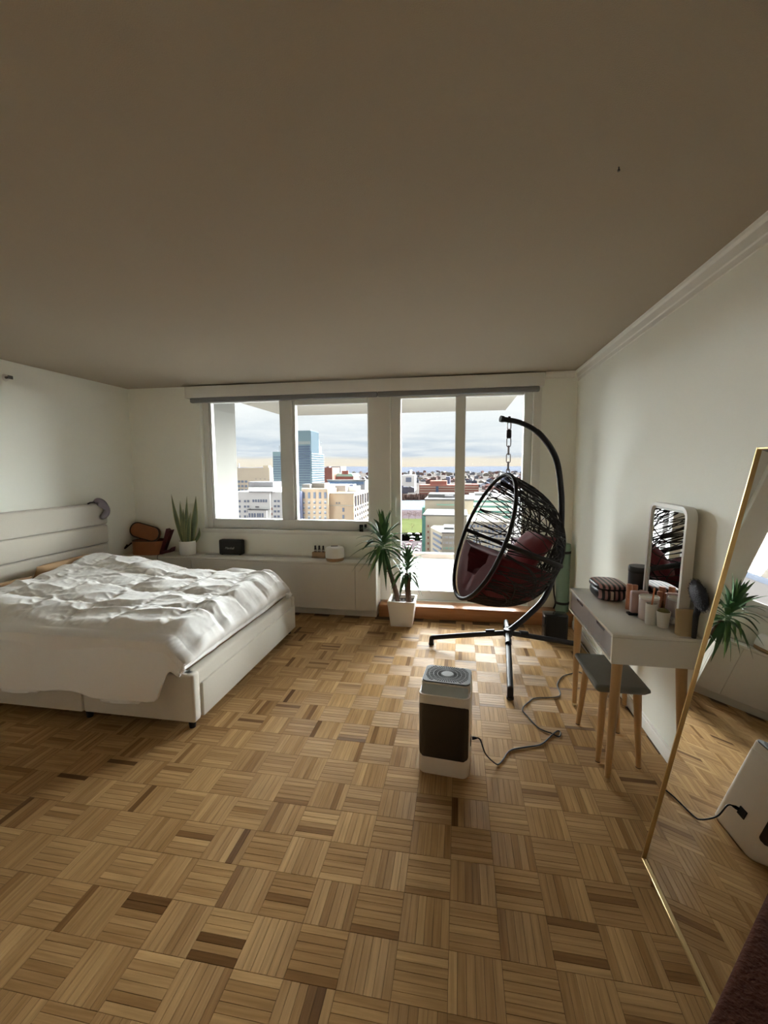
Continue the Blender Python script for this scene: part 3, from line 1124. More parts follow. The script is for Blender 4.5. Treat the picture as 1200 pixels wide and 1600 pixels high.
for ft in feet:
    h0 = Vector((ft.x, ft.y, .012))
    dv = Vector((HUB.x - ft.x, HUB.y - ft.y, 0))
    el = h0 + Vector((0, 0, .055)) + dv * .03
    pts = [h0, h0 + Vector((0, 0, .03)), h0 + Vector((0, 0, .052)) + dv * .012, Vector((ft.x, ft.y, 0)) + dv * .07 + Vector((0, 0, .072)),
           Vector((ft.x, ft.y, 0)) + dv * .5 + Vector((0, 0, .125)), HUB + Vector((0, 0, -.008)) - dv.normalized() * .01]
    lg = MB().tube(spline(pts, 6), .021, 12).build('leg', m_stand, es)
    MB().lathe([(.0, 0), (.024, 0), (.0245, .016), (.022, .018)], (ft.x, ft.y, 0), 14).build('rubber_foot', m_blk, lg)
    cpos = HUB + (Vector((ft.x, ft.y, .10)) - HUB) * .22
    dl = (Vector((ft.x, ft.y, .10)) - HUB).normalized()
    MB().tube([cpos - dl * .035, cpos + dl * .035], .0245, 12).build('sleeve', m_stand, lg)
MB().lathe([(.0, 0), (.034, 0), (.036, .012), (.036, .05), (.030, .06), (0, .06)], (HUB.x, HUB.y, HUB.z - .035), 16).build('hub', m_stand, es)

# basket frame: rim plane tilted back
TILT = math.radians(22)
OD = -DD
W_ = (-OD * math.sin(TILT) + Vector((0, 0, math.cos(TILT)))).normalized()
B_ = (OD * math.cos(TILT) + Vector((0, 0, math.sin(TILT)))).normalized()      # towards the opening
N_ = W_.cross(B_)
RA, RB, RD = .525, .385, .625
chain_x = tip.copy()
d_ = FW + RT * ((784 - 600) / F_PX) - UP * ((741 - 800) / F_PX)
ztop = CAM.z + d_.z * (tip.y / d_.y)
TOP = Vector((tip.x, tip.y, ztop))
EC = TOP - W_ * RA - B_ * .0


def egg(a, b, k=1.0, dk=None):
    """unit disc -> shell; a sideways, b upwards"""
    r2 = min(1, a * a + b * b)
    wdt = 1.0 - .10 * max(0, b) ** 2
    dep = (1 - r2 ** 1.9) ** .5
    sh = 1 - (.06 if b > 0 else -.04) * b
    return EC + N_ * (RB * wdt * a * k) + W_ * (RA * b * k) - B_ * (RD * dep * sh * (dk or k))


ec = thing('egg_chair', (EC.x, EC.y, 0.3), 'black wicker hanging egg chair with burgundy cushions', 'chair')
ec.location = (EC.x, EC.y, EC.z - .5)
WL[ec.name] = Vector(ec.location)
MB().tube([egg(math.cos(t), math.sin(t)) for t in [2 * PI * k / 64 for k in range(64)]], .0155, 10, closed=True).build('rim', m_wick, ec)
hoop_b = .0
MB().tube([egg(math.cos(PI * k / 40) * math.sqrt(1 - hoop_b ** 2), hoop_b) for k in range(41)], .0185, 10).build('hoop', m_wick, ec)
for az in (0.0,):
    MB().tube([egg(0, -1 + 2 * k / 40) for k in range(41)], .010, 8).build('rib', m_wick, ec)
for a in (-.55, .55):
    MB().tube([egg(a * math.sqrt(max(0, 1 - (q * .995) ** 2)), q * .995) for q in [-1 + 2 * k / 40 for k in range(41)]], .008, 8).build('rib', m_wick, ec)
rnd = random.Random(21)
mb = MB()
for k in range(112):
    t0 = rnd.uniform(0, 2 * PI)
    t1 = t0 + rnd.uniform(.5, 1.75) * PI if rnd.random() < .7 else t0 + rnd.uniform(.15, .5) * PI
    if rnd.random() < .25:       # near-horizontal or near-vertical bundles
        b0 = rnd.uniform(-.9, .9)
        c0 = math.sqrt(1 - b0 * b0)
        if rnd.random() < .6:
            A, Bq = (-c0, b0), (c0, b0 + rnd.uniform(-.08, .08))
        else:
            A, Bq = (b0, -c0), (b0 + rnd.uniform(-.08, .08), c0)
    else:
        A, Bq = (math.cos(t0), math.sin(t0)), (math.cos(t1), math.sin(t1))
    bow = rnd.uniform(-.15, .15)
    L_ = math.hypot(Bq[0] - A[0], Bq[1] - A[1])
    ns = max(6, int(22 * L_ / 2))
    pts = []
    for q in range(ns + 1):
        t = q / ns
        a = A[0] + (Bq[0] - A[0]) * t - (Bq[1] - A[1]) * bow * math.sin(PI * t)
        b = A[1] + (Bq[1] - A[1]) * t + (Bq[0] - A[0]) * bow * math.sin(PI * t)
        r = math.hypot(a, b)
        if r > .999:
            a, b = a / r * .999, b / r * .999
        pts.append(egg(a, b) + B_ * rnd.uniform(-.003, .003))
    mb.tube(pts, rnd.choice((.0034, .0042, .0054)), 5)
wk = mb.build('wicker_weave', m_wick, ec, fix=False)
wk['kind'] = 'stuff'

# cushion lining the lower shell, a puffy seat lobe, and a back pillow
mb = MB()
rows_o, rows_i = [], []
NA, NB = 40, 24
for j in range(NB + 1):
    fo, fi = [], []
    for i in range(NA + 1):
        th = PI + PI * i / NA               # lower half disc, polar
        r = .02 + .9795 * math.sin(PI / 2 * j / NB)
        lim = -.12 - .10 * math.sin((i / NA) * PI)
        a, b = math.cos(th) * r, math.sin(th) * r * .80 - .20
        rr = math.hypot(a, b)
        if rr > .9995:
            a, b = a / rr * .9995, b / rr * .9995
        po = egg(a, b, .985)
        puff = .5 + .5 * abs(math.sin(i / NA * PI * 5)) * (.6 + .4 * abs(math.sin(j / NB * PI * 3)))
        th_ = (.12 + .05 * puff) * smooth01(0, .14, min(i, NA - i) / NA + .0) ** .6 + .02
        ctr = EC - W_ * .02 + B_ * .0
        dv = (ctr + W_ * (.02) - po)
        dv.normalize()
        pi_ = po + dv * th_ * (1 if j < NB else .25) + W_ * .02
        fo.append(po)
        fi.append(pi_)
    rows_o.append(fo)
    rows_i.append(fi)
mb.grid(rows_o)
mb.grid([r[::-1] for r in rows_i])
# closing strips
mb.grid([rows_o[-1], rows_i[-1]])
mb.grid([[r[0] for r in rows_o], [r[0] for r in rows_i]])
mb.grid([[r[-1] for r in rows_o], [r[-1] for r in rows_i]])
mb.build('seat_cushion', m_cush, ec, angle=180)


def pillow(c, ex, ey, ez, hw, hh, th, name, m, parent, p=2.6):
    mb = MB()
    n = 18
    for sgn in (1, -1):
        rows = []
        for i in range(n + 1):
            r = []
            for j in range(n + 1):
                u, v = -1 + 2 * i / n, -1 + 2 * j / n
                t = max(0, (1 - abs(u) ** p) * (1 - abs(v) ** p)) ** .5
                pin = 1 - .10 * (1 - abs(u)) * abs(v) ** 2 if False else 1
                w = 1 - .07 * (1 - u * u) * 1
                h = 1 - .07 * (1 - v * v) * 1
                q = Vector(c) + ex * (u * hw * (1 - .06 * (1 - v * v))) + ey * (v * hh * (1 - .06 * (1 - u * u))) + ez * (sgn * th * t * (1 + .12 * noise.noise(Vector((u * 2, v * 2, sgn * 3)))))
                r.append(q)
            rows.append(r if sgn > 0 else r[::-1])
        mb.grid(rows)
    return mb.build(name, m, parent, angle=180)


for pcn, lbl in PILLOWS:
    pt_ = thing('bed_pillow', (pcn[0], pcn[1], .50), lbl, 'pillow', 'tan pillows on the bed')
    pillow(pcn, Vector((0, 1, 0)), Vector((.55, 0, .83)).normalized() * -1, Vector((.83, 0, -.55)).normalized(), .31, .115, .055, 'pillowcase', m_tanp, pt_)
# seat pad fills the hollow
pillow(EC - W_ * .315 - B_ * .255, N_, (B_ * .97 - W_ * .02).normalized(), (W_ + B_ * .02).normalized(), .255, .205, .085, 'seat_pad', m_cush, ec)
# back pillow leaning on the shell at the back
pw = thing('throw_pillow', EC - B_ * .40 + W_ * .0, 'dusty red square pillow leaning inside the egg chair', 'pillow')
pc = EC - B_ * .42 + W_ * .01 - N_ * .03
ez = (B_ * .93 + W_ * .36).normalized()
ey = (W_ - ez * W_.dot(ez)).normalized()
pillow(pc, N_, ey, ez, .215, .20, .075, 'pillow_cover', m_pill, pw)

# chain from the arm to the rim
ch = thing('hanging_chain', (tip.x, tip.y, ztop), 'steel link chain with spring hanging the egg chair from its arm', 'chain')
zc = tip.z - .022


def link(zc, ln, w, rot, r=.0042, nm='chain_link'):
    pts = []
    for k in range(20):
        a = 2 * PI * k / 20
        x, z = math.cos(a) * w, math.sin(a) * w
        z += (ln / 2 - w) * (1 if math.sin(a) >= 0 else -1)
        pts.append((tip.x + x * math.cos(rot), tip.y + x * math.sin(rot), zc + z))
    MB().tube(pts, r, 6, closed=True).build(nm, m_chain, ch)


link(zc - .022, .055, .014, .2, .0045, 'hook_ring')
MB().lathe([(.0, 0), (.012, 0), (.019, .006), (.019, .062), (.012, .068), (0, .068)], (tip.x, tip.y, zc - .118), 14).build('spring', m_stand, ch)
z = zc - .122
k = 0
while z - .05 > ztop + .0:
    link(z - .026, .072, .0155 if k % 2 == 0 else .014, .15 if k % 2 == 0 else .15 + PI / 2)
    z -= .062
    k += 1
link((z + ztop) / 2, z - ztop + .03, .012, .15)

# ------------------------------------------------------------------ things in the right corner
m_mat = mat('green_foam', (.22, .33, .25), .8, var=.08, scale=30)
ym = thing('yoga_mat', (1.005, 4.345, .132), 'rolled green yoga mat with black straps standing in the corner', 'yoga mat')
R0 = .062
rows = []
sp_n = 90
for zz in (.133, .80):
    rows.append([(1.005 + (.008 + (R0 - .008) * k / sp_n) * math.cos(k * .42), 4.345 + (.008 + (R0 - .008) * k / sp_n) * math.sin(k * .42), zz) for k in range(sp_n + 1)])
mb = MB()
mb.grid(rows)
mb.lathe([(R0 * .93, 0), (R0 * .97, .004), (R0 * .97, .664), (R0 * .9, .667)], (1.005, 4.345, .133), 28)
o = mb.build('rolled_mat', m_mat, ym)
for zz in (.22, .72):
    MB().lathe([(R0 * .98, -.012), (R0 * 1.05, -.011), (R0 * 1.05, .011), (R0 * .98, .012)], (1.005, 4.345, zz), 28).build('strap', m_blk, ym)
MB().tube(spline([(.943, 4.33, .72), (.918, 4.325, .60), (.920, 4.325, .36), (.941, 4.33, .22), (.925, 4.32, .16)], 6), .0075, 6).build('carry_strap', m_blk, ym)

m_gloss = mat('black_gloss', (.012, .012, .013), .15, spec=.5)
sb = thing('black_box', (.855, 3.93, 0), 'black boxy device standing on floor between egg chair stand and desk', 'device')
MB().box(.757, .955, 3.868, 3.99, .012, .245, b=.008).build('housing', m_gloss, sb)
MB().box(.768, .944, 3.863, 3.869, .022, .235, b=.002, seg=1).build('front_panel', m_blk, sb)
for x in (.78, .93):
    MB().box(x - .012, x + .012, 3.88, 3.98, 0, .013).build('foot', m_blk, sb)

m_cable = mat('white_cable', (.62, .61, .58), .5)
cc = []
for k in range(120):
    t = k / 119
    a = t * 2 * PI * 5
    cc.append((1.035 + .012 * math.sin(a * .37) + .018 * t, 3.90 + .055 * math.cos(a) * (1 - .1 * math.sin(k)), .10 + .065 * math.sin(a) * (.9 + .1 * math.sin(k * .7))))
mb = MB()
mb.tube(cc, .0035, 6)
mb.tube(spline([cc[0], (1.05, 3.85, .03), (1.062, 3.78, .006), (1.068, 3.6, .006), (1.066, 3.45, .006)], 6), .0035, 6)
tag(mb.build('cable_coil', m_cable), 'coiled white cable lying by the wall behind the desk legs', 'cable')
m_bag = mat('white_plastic_bag', (.70, .69, .66), .4, var=.05)
mb = MB()
rows = []
for i in range(13):
    t = i / 12
    r_ = .075 * math.sin(PI * (.12 + .80 * t)) ** .6 * (1 - .45 * smooth01(.75, 1, t))
    rows.append([(1.005 + r_ * math.cos(a) * .9 + .008 * noise.noise(Vector((math.cos(a) * 2, math.sin(a) * 2, t * 4))), 3.12 + r_ * 1.5 * math.sin(a), .004 + .19 * t + .01 * noise.noise(Vector((a, t * 3, 2)))) for a in [2 * PI * q / 20 for q in range(20)]])
mb.grid(rows, closed=True)
mb.add([rows[0][q] for q in range(20)], [tuple(range(19, -1, -1))])
mb.add([rows[-1][q] for q in range(20)], [tuple(range(20))])
bgo = thing('plastic_bag', (1.005, 3.12, .0), 'small crumpled white bag on floor under the desk by wall', 'bag')
mb.build('bag_body', m_bag, bgo, angle=180)
MB().tube(spline([(1.0, 3.10, .19), (1.0, 3.09, .23), (1.005, 3.12, .245), (1.01, 3.15, .23), (1.01, 3.14, .19)], 5), .004, 6).build('handle', m_bag, bgo)

# power cord across the floor to the purifier
cpx = [(777, 1194.5), (785, 1188), (797, 1172.5), (820, 1167.5), (845, 1163), (860, 1150.5), (871, 1142), (876, 1145), (873, 1151), (862, 1146), (842, 1137.5), (825, 1120),
       (816.5, 1108), (827, 1096), (838, 1090.5), (874, 1087.5), (870.5, 1069), (880, 1056.5), (893, 1052.5), (905, 1050)]
pts = [(.0835, 2.16, .135), (.10, 2.162, .136), (.125, 2.165, .128), (.155, 2.15, .06)] + [at(u, v, 'z', .005) for u, v in cpx] + [(.93, 3.28, .005), (.99, 3.34, .005), (1.06, 3.4, .005)]
pts = spline(pts, 7)
pts = [Vector((p[0], p[1], max(.0045, p[2]))) for p in pts]
cord = thing('power_cord', at(845, 1163, 'z', 0), 'thin dark power cord winding over the parquet to the purifier', 'cord')
MB().tube(pts, .0038, 6).build('wire', m_blk, cord)
MB().tube([pts[0], pts[4], pts[9]], [.0085, .0085, .005], 8).build('plug', m_blk, cord)

# ------------------------------------------------------------------ air purifier
m_pw = mat('purifier_white', (.72, .67, .60), .45, var=.02)
m_pd = mat('purifier_dark', (.030, .023, .019), .25, var=.2, scale=6)
m_pg = mat('purifier_grey', (.13, .133, .138), .6, var=.08, spec=.25)
m_pl = mat('purifier_lid', (.46, .52, .53), .4, var=.12, scale=14)
PUR = Matrix.Translation((-.187, 2.035, 0)) @ Matrix.Rotation(math.radians(-5), 4, 'Z')
pu = thing('air_purifier', PUR @ Vector((.125, .13, 0)), 'white air purifier tower with dark front and radial top vent', 'air purifier')


def ploc():
    mb = MB()
    mb.T = PUR
    return mb


W, D_ = .252, .262


def rr_off(w, d, r, cx=W / 2, cy=D_ / 2, n=6):
    return [(cx + p[0], cy + p[1]) for p in rrect(w, d, r, n)]


mb = ploc()
n_ = len(rr_off(W, D_, .035))
lev = [(.0, -.012, .030), (.006, -.004, .034), (.012, 0, .036), (.40, 0, .036), (.412, 0, .036)]
rows = [[(p[0], p[1], z) for p in rr_off(W + 2 * e_, D_ + 2 * e_, r)] for z, e_, r in lev]
mb.grid(rows, closed=True)
mb.add(rows[0], [tuple(range(n_ - 1, -1, -1))])
mb.add(rows[-1], [tuple(range(n_))])
mb.build('body', m_pw, pu)
# rear raised block with the vent, front tray with the lid
mb = ploc()
mb.prism(rr_off(W - .006, D_ - .070, .03, W / 2, .070 + (D_ - .070) / 2 - .002), 'z', .40, .450)
mb.build('vent_housing', m_pw, pu)
vy0, vy1 = .070, D_ - .003
vc = (W / 2, (vy0 + vy1) / 2 + .004)
mb = ploc()
mb.prism(rr_off(W - .012, vy1 - vy0 - .008, .028, W / 2, (vy0 + vy1) / 2), 'z', .450, .457)
vp = mb.build('vent_plate', m_pg, pu)
mb = ploc()
NS = 46
for k in range(NS):
    a = 2 * PI * k / NS
    ca, sa = math.cos(a), math.sin(a)
    # slots: short trapezoids in rings, clipped to the plate
    rmax = min((W / 2 - .018) / max(abs(ca), 1e-6), ((vy1 - vy0) / 2 - .010) / max(abs(sa), 1e-6), .112)
    r = .034
    while r + .010 < rmax:
        r2 = min(r + .016 + .05 * (r - .03), rmax)
        h0, h1 = r * PI / NS * .52, r2 * PI / NS * .52
        vs = [(vc[0] + r * ca + h0 * sa, vc[1] + r * sa - h0 * ca, .4576), (vc[0] + r2 * ca + h1 * sa, vc[1] + r2 * sa - h1 * ca, .4576),
              (vc[0] + r2 * ca - h1 * sa, vc[1] + r2 * sa + h1 * ca, .4576), (vc[0] + r * ca - h0 * sa, vc[1] + r * sa + h0 * ca, .4576)]
        mb.add(vs + [(q[0], q[1], .456) for q in vs], [(0, 1, 2, 3), (0, 4, 5, 1), (1, 5, 6, 2), (2, 6, 7, 3), (3, 7, 4, 0)])
        r = r2 + .0035
o = mb.build('vent_slots', mat('slot_black', (.008, .008, .009), .9), vp, fix=False)
o['kind'] = 'stuff'
mb = ploc()
mb.lathe([(.030, 0), (.030, .0012), (.028, .002), (0.001, .002)], (vc[0], vc[1], .457), 28, smooth=False)
mb.build('vent_disc', mat('vent_disc_grey', (.24, .25, .26), .6, spec=.2), vp)
# lid, sloping slightly to the front, inside a white lip
mb = ploc()
poly = rr_off(W - .022, .056, .012, W / 2, .041)
vs = [(p[0], p[1], .416 + (p[1] - .013) * .50) for p in poly]
vs += [(p[0], p[1], .400) for p in poly]
n2 = len(poly)
mb.add(vs, [tuple(range(n2)), tuple(range(2 * n2 - 1, n2 - 1, -1))] + [(k, (k + 1) % n2, n2 + (k + 1) % n2, n2 + k) for k in range(n2)])
mb.build('lid', m_pl, pu)
mb = ploc()
o_, i_ = rr_off(W, .11, .034, W / 2, .055), rr_off(W - .018, .092, .026, W / 2, .055)
sel = [k for k in range(len(o_)) if o_[k][1] < .075]
sel = sorted(sel, key=lambda k: k)
ro = [[(o_[k][0], o_[k][1], .408), (o_[k][0], o_[k][1], .420 + .1 * max(0, o_[k][1] - .03)), (i_[k][0], i_[k][1], .420 + .1 * max(0, o_[k][1] - .03)), (i_[k][0], i_[k][1], .408)] for k in sel]
mb.grid(ro)
mb.build('lip', m_pw, pu)
# dark window on the front, wrapping a little round the corners
mb = ploc()


def front_y(x):
    """front surface of the body at x, a hair proud"""
    r = .036
    d = max(0, r - x, x - (W - r))
    return r - math.sqrt(max(0, r * r - d * d)) - .0014


z0_, z1_, x0_, x1_, rc = .098, .376, .004, W - .004, .020
rows = []
for k in range(41):
    z = z0_ + (z1_ - z0_) * k / 40
    e = min(z - z0_, z1_ - z)
    ins = rc - math.sqrt(max(0, rc * rc - max(0, rc - e) ** 2))
    row = []
    for q in range(33):
        t = q / 32
        t = .5 - .5 * math.cos(PI * t)
        x = x0_ + ins + (x1_ - x0_ - 2 * ins) * t
        row.append((x, front_y(x), z))
    rows.append(row)
mb.grid(rows)
mb.build('front_window', m_pd, pu, angle=180, fix=False)
mb = ploc()
mb.box(W - .002, W + .004, .105, .150, .115, .155, b=.002, seg=1)
mb.build('socket', m_blk, pu)

# ------------------------------------------------------------------ dressing table
m_oak = mat('beech_leg', (.50, .305, .135), .45, var=.15, scale=10, stretch=(6, 6, 1))
m_dw = mat('desk_white', (.74, .73, .69), .10, var=.02, spec=.5)
m_dg = mat('drawer_grey', (.30, .295, .32), .45, var=.04)
m_metal = mat('chrome', (.75, .75, .75), .15, metal=1)
KX0, KX1, KY0, KY1, KZ0, KZ1 = .715, 1.093, 2.10, 2.90, .612, .757
dk = thing('dressing_table', ((KX0 + KX1) / 2, (KY0 + KY1) / 2, 0), 'white dressing table with grey drawers and splayed beech legs', 'table')
MB().box(KX0, KX1, KY0, KY1, KZ1 - .016, KZ1, b=.003).build('tabletop', m_dw, dk)
MB().box(KX0, KX1, KY0, KY0 + .016, KZ0, KZ1 - .016, b=.002, seg=1).build('side_panel', m_dw, dk)
MB().box(KX0, KX1, KY1 - .016, KY1, KZ0, KZ1 - .016, b=.002, seg=1).build('side_panel', m_dw, dk)
MB().box(KX0, KX1, KY0 + .016, KY1 - .016, KZ0, KZ0 + .014, b=.002, seg=1).build('bottom_panel', m_dw, dk)
MB().box(KX1 - .014, KX1, KY0 + .016, KY1 - .016, KZ0 + .014, KZ1 - .016).build('back_panel', m_dw, dk)
MB().box(KX0 + .02, KX0 + .3, 2.495, 2.505, KZ0 + .014, KZ1 - .016).build('divider', m_dw, dk)
for a, b in ((KY0 + .018, 2.4985), (2.5015, KY1 - .018)):
    mid = (a + b) / 2
    zt = KZ1 - .020
    mb = MB()
    # front with a finger notch in the top edge
    mb.prism([(a, KZ0 + .016), (b, KZ0 + .016), (b, zt), (mid + .075, zt), (mid + .06, zt - .022), (mid - .06, zt - .022), (mid - .075, zt), (a, zt)], 'x', KX0 + .010, KX0 + .024)
    dr = mb.build('drawer', m_dg, dk)
    MB().box(KX0 + .024, KX0 + .30, a + .01, b - .01, KZ0 + .02, KZ1 - .05).build('drawer_box', m_dg, dr)
for tx, ty, bx, by in ((KX0 + .045, KY0 + .05, .735, 2.132), (KX0 + .045, KY1 - .06, .752, 2.822), (KX1 - .05, KY0 + .06, 1.062, 2.132), (KX1 - .05, KY1 - .06, 1.062, 2.85)):
    dv = Vector((tx, ty, KZ0)) - Vector((bx, by, 0))
    p0 = Vector((bx, by, .0)) + dv * .035
    lg = MB().tube([p0, p0 + dv * .3, p0 + dv * .6, Vector((tx, ty, KZ0))], [.0135, .017, .021, .0245], 14).build('leg', m_oak, dk)
    MB().tube([Vector((bx, by, .0005)), Vector((bx, by, .006)), p0], [.013, .0145, .0138], 14).build('leg_tip', m_metal, lg)

# stool
m_vel = mat('grey_leatherette', (.19, .205, .20), .5, var=.08, scale=20, bump=.1, bscale=200)
SX0, SX1, SY0, SY1, SZ0, SZ1 = .678, .935, 2.188, 2.588, .416, .456
stl = thing('stool', ((SX0 + SX1) / 2, (SY0 + SY1) / 2, 0), 'low stool with grey padded seat and beech legs under the table', 'stool')
mb = MB()
rows = []
for z, e in ((SZ0, -.022), (SZ0 + .004, -.016), (SZ0 + .022, 0), (SZ1 - .008, -.001), (SZ1 - .002, -.006), (SZ1, -.02)):
    rows.append([((SX0 + SX1) / 2 + p[0], (SY0 + SY1) / 2 + p[1], z) for p in rrect(SX1 - SX0 + 2 * e, SY1 - SY0 + 2 * e, .012, 4)])
mb.grid(rows, closed=True)
nn_ = len(rows[0])
mb.add(rows[0], [tuple(range(nn_ - 1, -1, -1))])
mb.add(rows[-1], [tuple(range(nn_))])
mb.build('seat', m_vel, stl, angle=50)
for tx, ty, bx, by in ((SX0 + .06, SY0 + .06, .735, 2.278), (SX1 - .045, SY0 + .05, .925, 2.262), (SX0 + .06, SY1 - .05, .722, 2.642 - .03), (SX1 - .045, SY1 - .05, .925, 2.56)):
    dv = Vector((tx, ty, SZ0 + .004)) - Vector((bx, by, 0))
    b0 = Vector((bx, by, .003))
    lg = MB().tube([b0, b0 + dv * .35, b0 + dv * .7, Vector((tx, ty, SZ0 + .003))], [.0125, .0155, .018, .020], 12).build('leg', m_oak, stl)
    MB().lathe([(.0125, 0), (.013, .004)], (bx, by, 0), 12).build('foot_pad', m_blk, lg)

# ------------------------------------------------------------------ things on the dressing table
KT = KZ1 + .0005
m_stripe = stripe_mat('pink_black_stripes', (.018, .014, .015), (.42, .22, .21), 11.5)
mp_ = thing('makeup_bag', (.89, 2.735, KT), 'pink and black striped makeup bag at the far end of the table', 'bag')


def softbox(c, hx, hy, z0, z1, m, name, parent, rot=0, sq=3.5, bulge=0.06):
    mb = MB()
    rows = []
    nz = 8
    for k in range(nz + 1):
        t = k / nz
        e = 1 - .16 * (abs(2 * t - 1) ** 4) + bulge * math.sin(PI * t) - .05 * t
        row = []
        for q in range(32):
            a = 2 * PI * q / 32
            ca, sa = math.cos(a), math.sin(a)
            rr = (abs(ca) ** sq + abs(sa) ** sq) ** (-1 / sq)
            x, y = hx * e * ca * rr, hy * e * sa * rr
            row.append((c[0] + x * math.cos(rot) - y * math.sin(rot), c[1] + x * math.sin(rot) + y * math.cos(rot), z0 + (z1 - z0) * t))
        rows.append(row)
    mb.grid(rows, closed=True)
    mb.add(rows[0], [tuple(range(31, -1, -1))])
    cen = (c[0], c[1], z1 + .004)
    n0 = rows[-1]
    mb.add(n0 + [cen], [(q, (q + 1) % 32, 32) for q in range(32)], True)
    return mb.build(name, m, parent, angle=60)


bagc = (.890, 2.735)
o = softbox(bagc, .082, .115, KT, KT + .072, m_stripe, 'bag_body', mp_, 0.0)
o2 = softbox((bagc[0], bagc[1]), .086, .118, KT + .066, KT + .095, m_stripe, 'bag_lid', mp_, 0.0)
mb = MB()
mb.tube([(bagc[0] + .087 * math.cos(a) * (abs(math.cos(a)) ** 3.5 + abs(math.sin(a)) ** 3.5) ** (-1 / 3.5), bagc[1] + .119 * math.sin(a) * (abs(math.cos(a)) ** 3.5 + abs(math.sin(a)) ** 3.5) ** (-1 / 3.5), KT + .069) for a in [2 * PI * q / 40 for q in range(40)]], .004, 6, closed=True)
mb.build('zip', m_blk, mp_)
MB().box(bagc[0] - .020, bagc[0] - .006, bagc[1] - .128, bagc[1] - .121, KT + .012, KT + .062, b=.003).build('zip_tassel', mat('cream_tag', (.55, .46, .38), .6), mp_)

m_jar = mat('black_satin_jar', (.014, .014, .017), .4)
bj = thing('black_canister', (.975, 2.50, KT), 'tall black cylindrical canister beside the table mirror', 'canister')
jx, jy = 1.035, 2.665
bj.location = (jx, jy, KT)
WL[bj.name] = Vector((jx, jy, KT))
MB().lathe([(.0, 0), (.055, 0), (.057, .003), (.057, .170), (.055, .172)], (jx, jy, KT), 32).build('body', m_jar, bj)
MB().lathe([(.0575, .173), (.0585, .175), (.0585, .203), (.056, .207), (.0, .208)], (jx, jy, KT), 32).build('lid', m_jar, bj)

m_cop = mat('rose_copper', (.55, .24, .14), .35, metal=.5)
m_amb = mat('amber_gold', (.35, .18, .06), .3, metal=.3)
tubes = [(.925, 2.50, .0155, .140, 'copper lipstick tube standing tallest in front of the black canister', m_cop), (.950, 2.485, .015, .105, 'short amber gold lipstick tube left of the pink box', m_amb),
         (.962, 2.525, .0155, .130, 'copper lipstick tube with amber cap behind the short amber one', m_amb), (.985, 2.495, .014, .110, 'copper lipstick tube closest to the table mirror foot', m_cop)]
for x, y, r, hh, lb, m in tubes:
    t_ = thing('lipstick', (x, y, KT), lb, 'lipstick', 'lipsticks by the canister')
    MB().lathe([(.0, 0), (r, 0), (r, hh * .42), (r * .97, hh * .43)], (x, y, KT), 16).build('base', m, t_)
    MB().lathe([(r * .9, hh * .43), (r * .9, hh * .46), (r * .98, hh * .465), (r * .98, hh * .98), (r * .85, hh)], (x, y, KT), 16).build('cap', m_cop if m is m_amb else m, t_)

m_pink = mat('pink_card', (.52, .36, .35), .5)
pk = thing('pink_bottle', (.93, 2.34, KT), 'flat pink cosmetics bottle on black foot in front of the table mirror', 'bottle')
px, py = .945, 2.41
MB().box(px - .058, px + .030, py - .020, py + .020, KT, KT + .010, b=.003).build('foot', m_blk, pk)
MB().box(px - .045, px + .040, py - .015, py + .017, KT + .010, KT + .128, b=.008, seg=3).build('body', m_pink, pk)

m_wht = mat('white_tube', (.72, .70, .66), .4)
wt = thing('white_cup', (.876, 2.245, KT), 'slim white cup holding an orange stick near the table front', 'cup')
wx, wy = .945, 2.27
MB().lathe([(.0, 0), (.024, 0), (.025, .002), (.026, .105), (.024, .105), (.023, .006), (.0, .006)], (wx, wy, KT), 20).build('cup_body', m_wht, wt)
os_ = thing('makeup_stick', (wx, wy, KT + .006), 'orange makeup stick standing in the slim white cup', 'stick')
MB().tube([(wx - .008, wy, KT + .010), (wx + .014, wy + .014, KT + .165)], .0042, 8).build('handle', mat('orange_plastic', (.62, .22, .10), .4), os_)
MB().tube([(wx + .014, wy + .014, KT + .165), (wx + .0165, wy + .0155, KT + .182)], [.0050, .0035], 8).build('tip', m_cop, os_)

cj = thing('candle_jar', (.963, 2.345, KT), 'wide pale pink candle jar with white rim before the mirror', 'jar')
m_pp = mat('pale_pink_glass', (.60, .50, .47), .25)
MB().lathe([(.0, 0), (.042, 0), (.045, .004), (.0455, .108), (.044, .110)], (.963, 2.345, KT), 28).build('jar_body', m_pp, cj)
MB().lathe([(.044, .110), (.0465, .111), (.0465, .121), (.042, .122), (.040, .114), (0, .114)], (.963, 2.345, KT), 28).build('rim', m_pot, cj)

m_clear = glass_mat('clear_plastic', (.93, .92, .88))
m_kraft = mat('kraft_cream', (.52, .40, .23), .6, var=.08)
bg = thing('cream_pouch', (1.02, 2.175, KT), 'cream kraft pouch standing at the near wall corner of table', 'pouch')
gx, gy = 1.040, 2.147
mb = MB()
rows = []
for k in range(9):
    t = k / 8
    hw, hd = .038 + .006 * t, .022 * (1 - t) + .0025
    rows.append([(gx + hw * math.cos(a) * (abs(math.cos(a)) ** 3 + abs(math.sin(a)) ** 3) ** (-1 / 3), gy + hd * math.sin(a) * (abs(math.cos(a)) ** 3 + abs(math.sin(a)) ** 3) ** (-1 / 3), KT + .115 * t) for a in [2 * PI * q / 24 for q in range(24)]])
mb.grid(rows, closed=True)
mb.add(rows[0], [tuple(range(23, -1, -1))])
mb.add(rows[-1], [tuple(range(24))])
mb.build('pouch_body', m_kraft, bg)
MB().box(gx - .043, gx + .043, gy - .0035, gy + .0035, KT + .108, KT + .122, b=.001, seg=1).build('top_seal', m_kraft, bg)
sc_ = thing('small_cup', (.965, 2.20, KT), 'small white cup with olive contents next to the cream pouch', 'cup')
sx_, sy_ = .985, 2.235
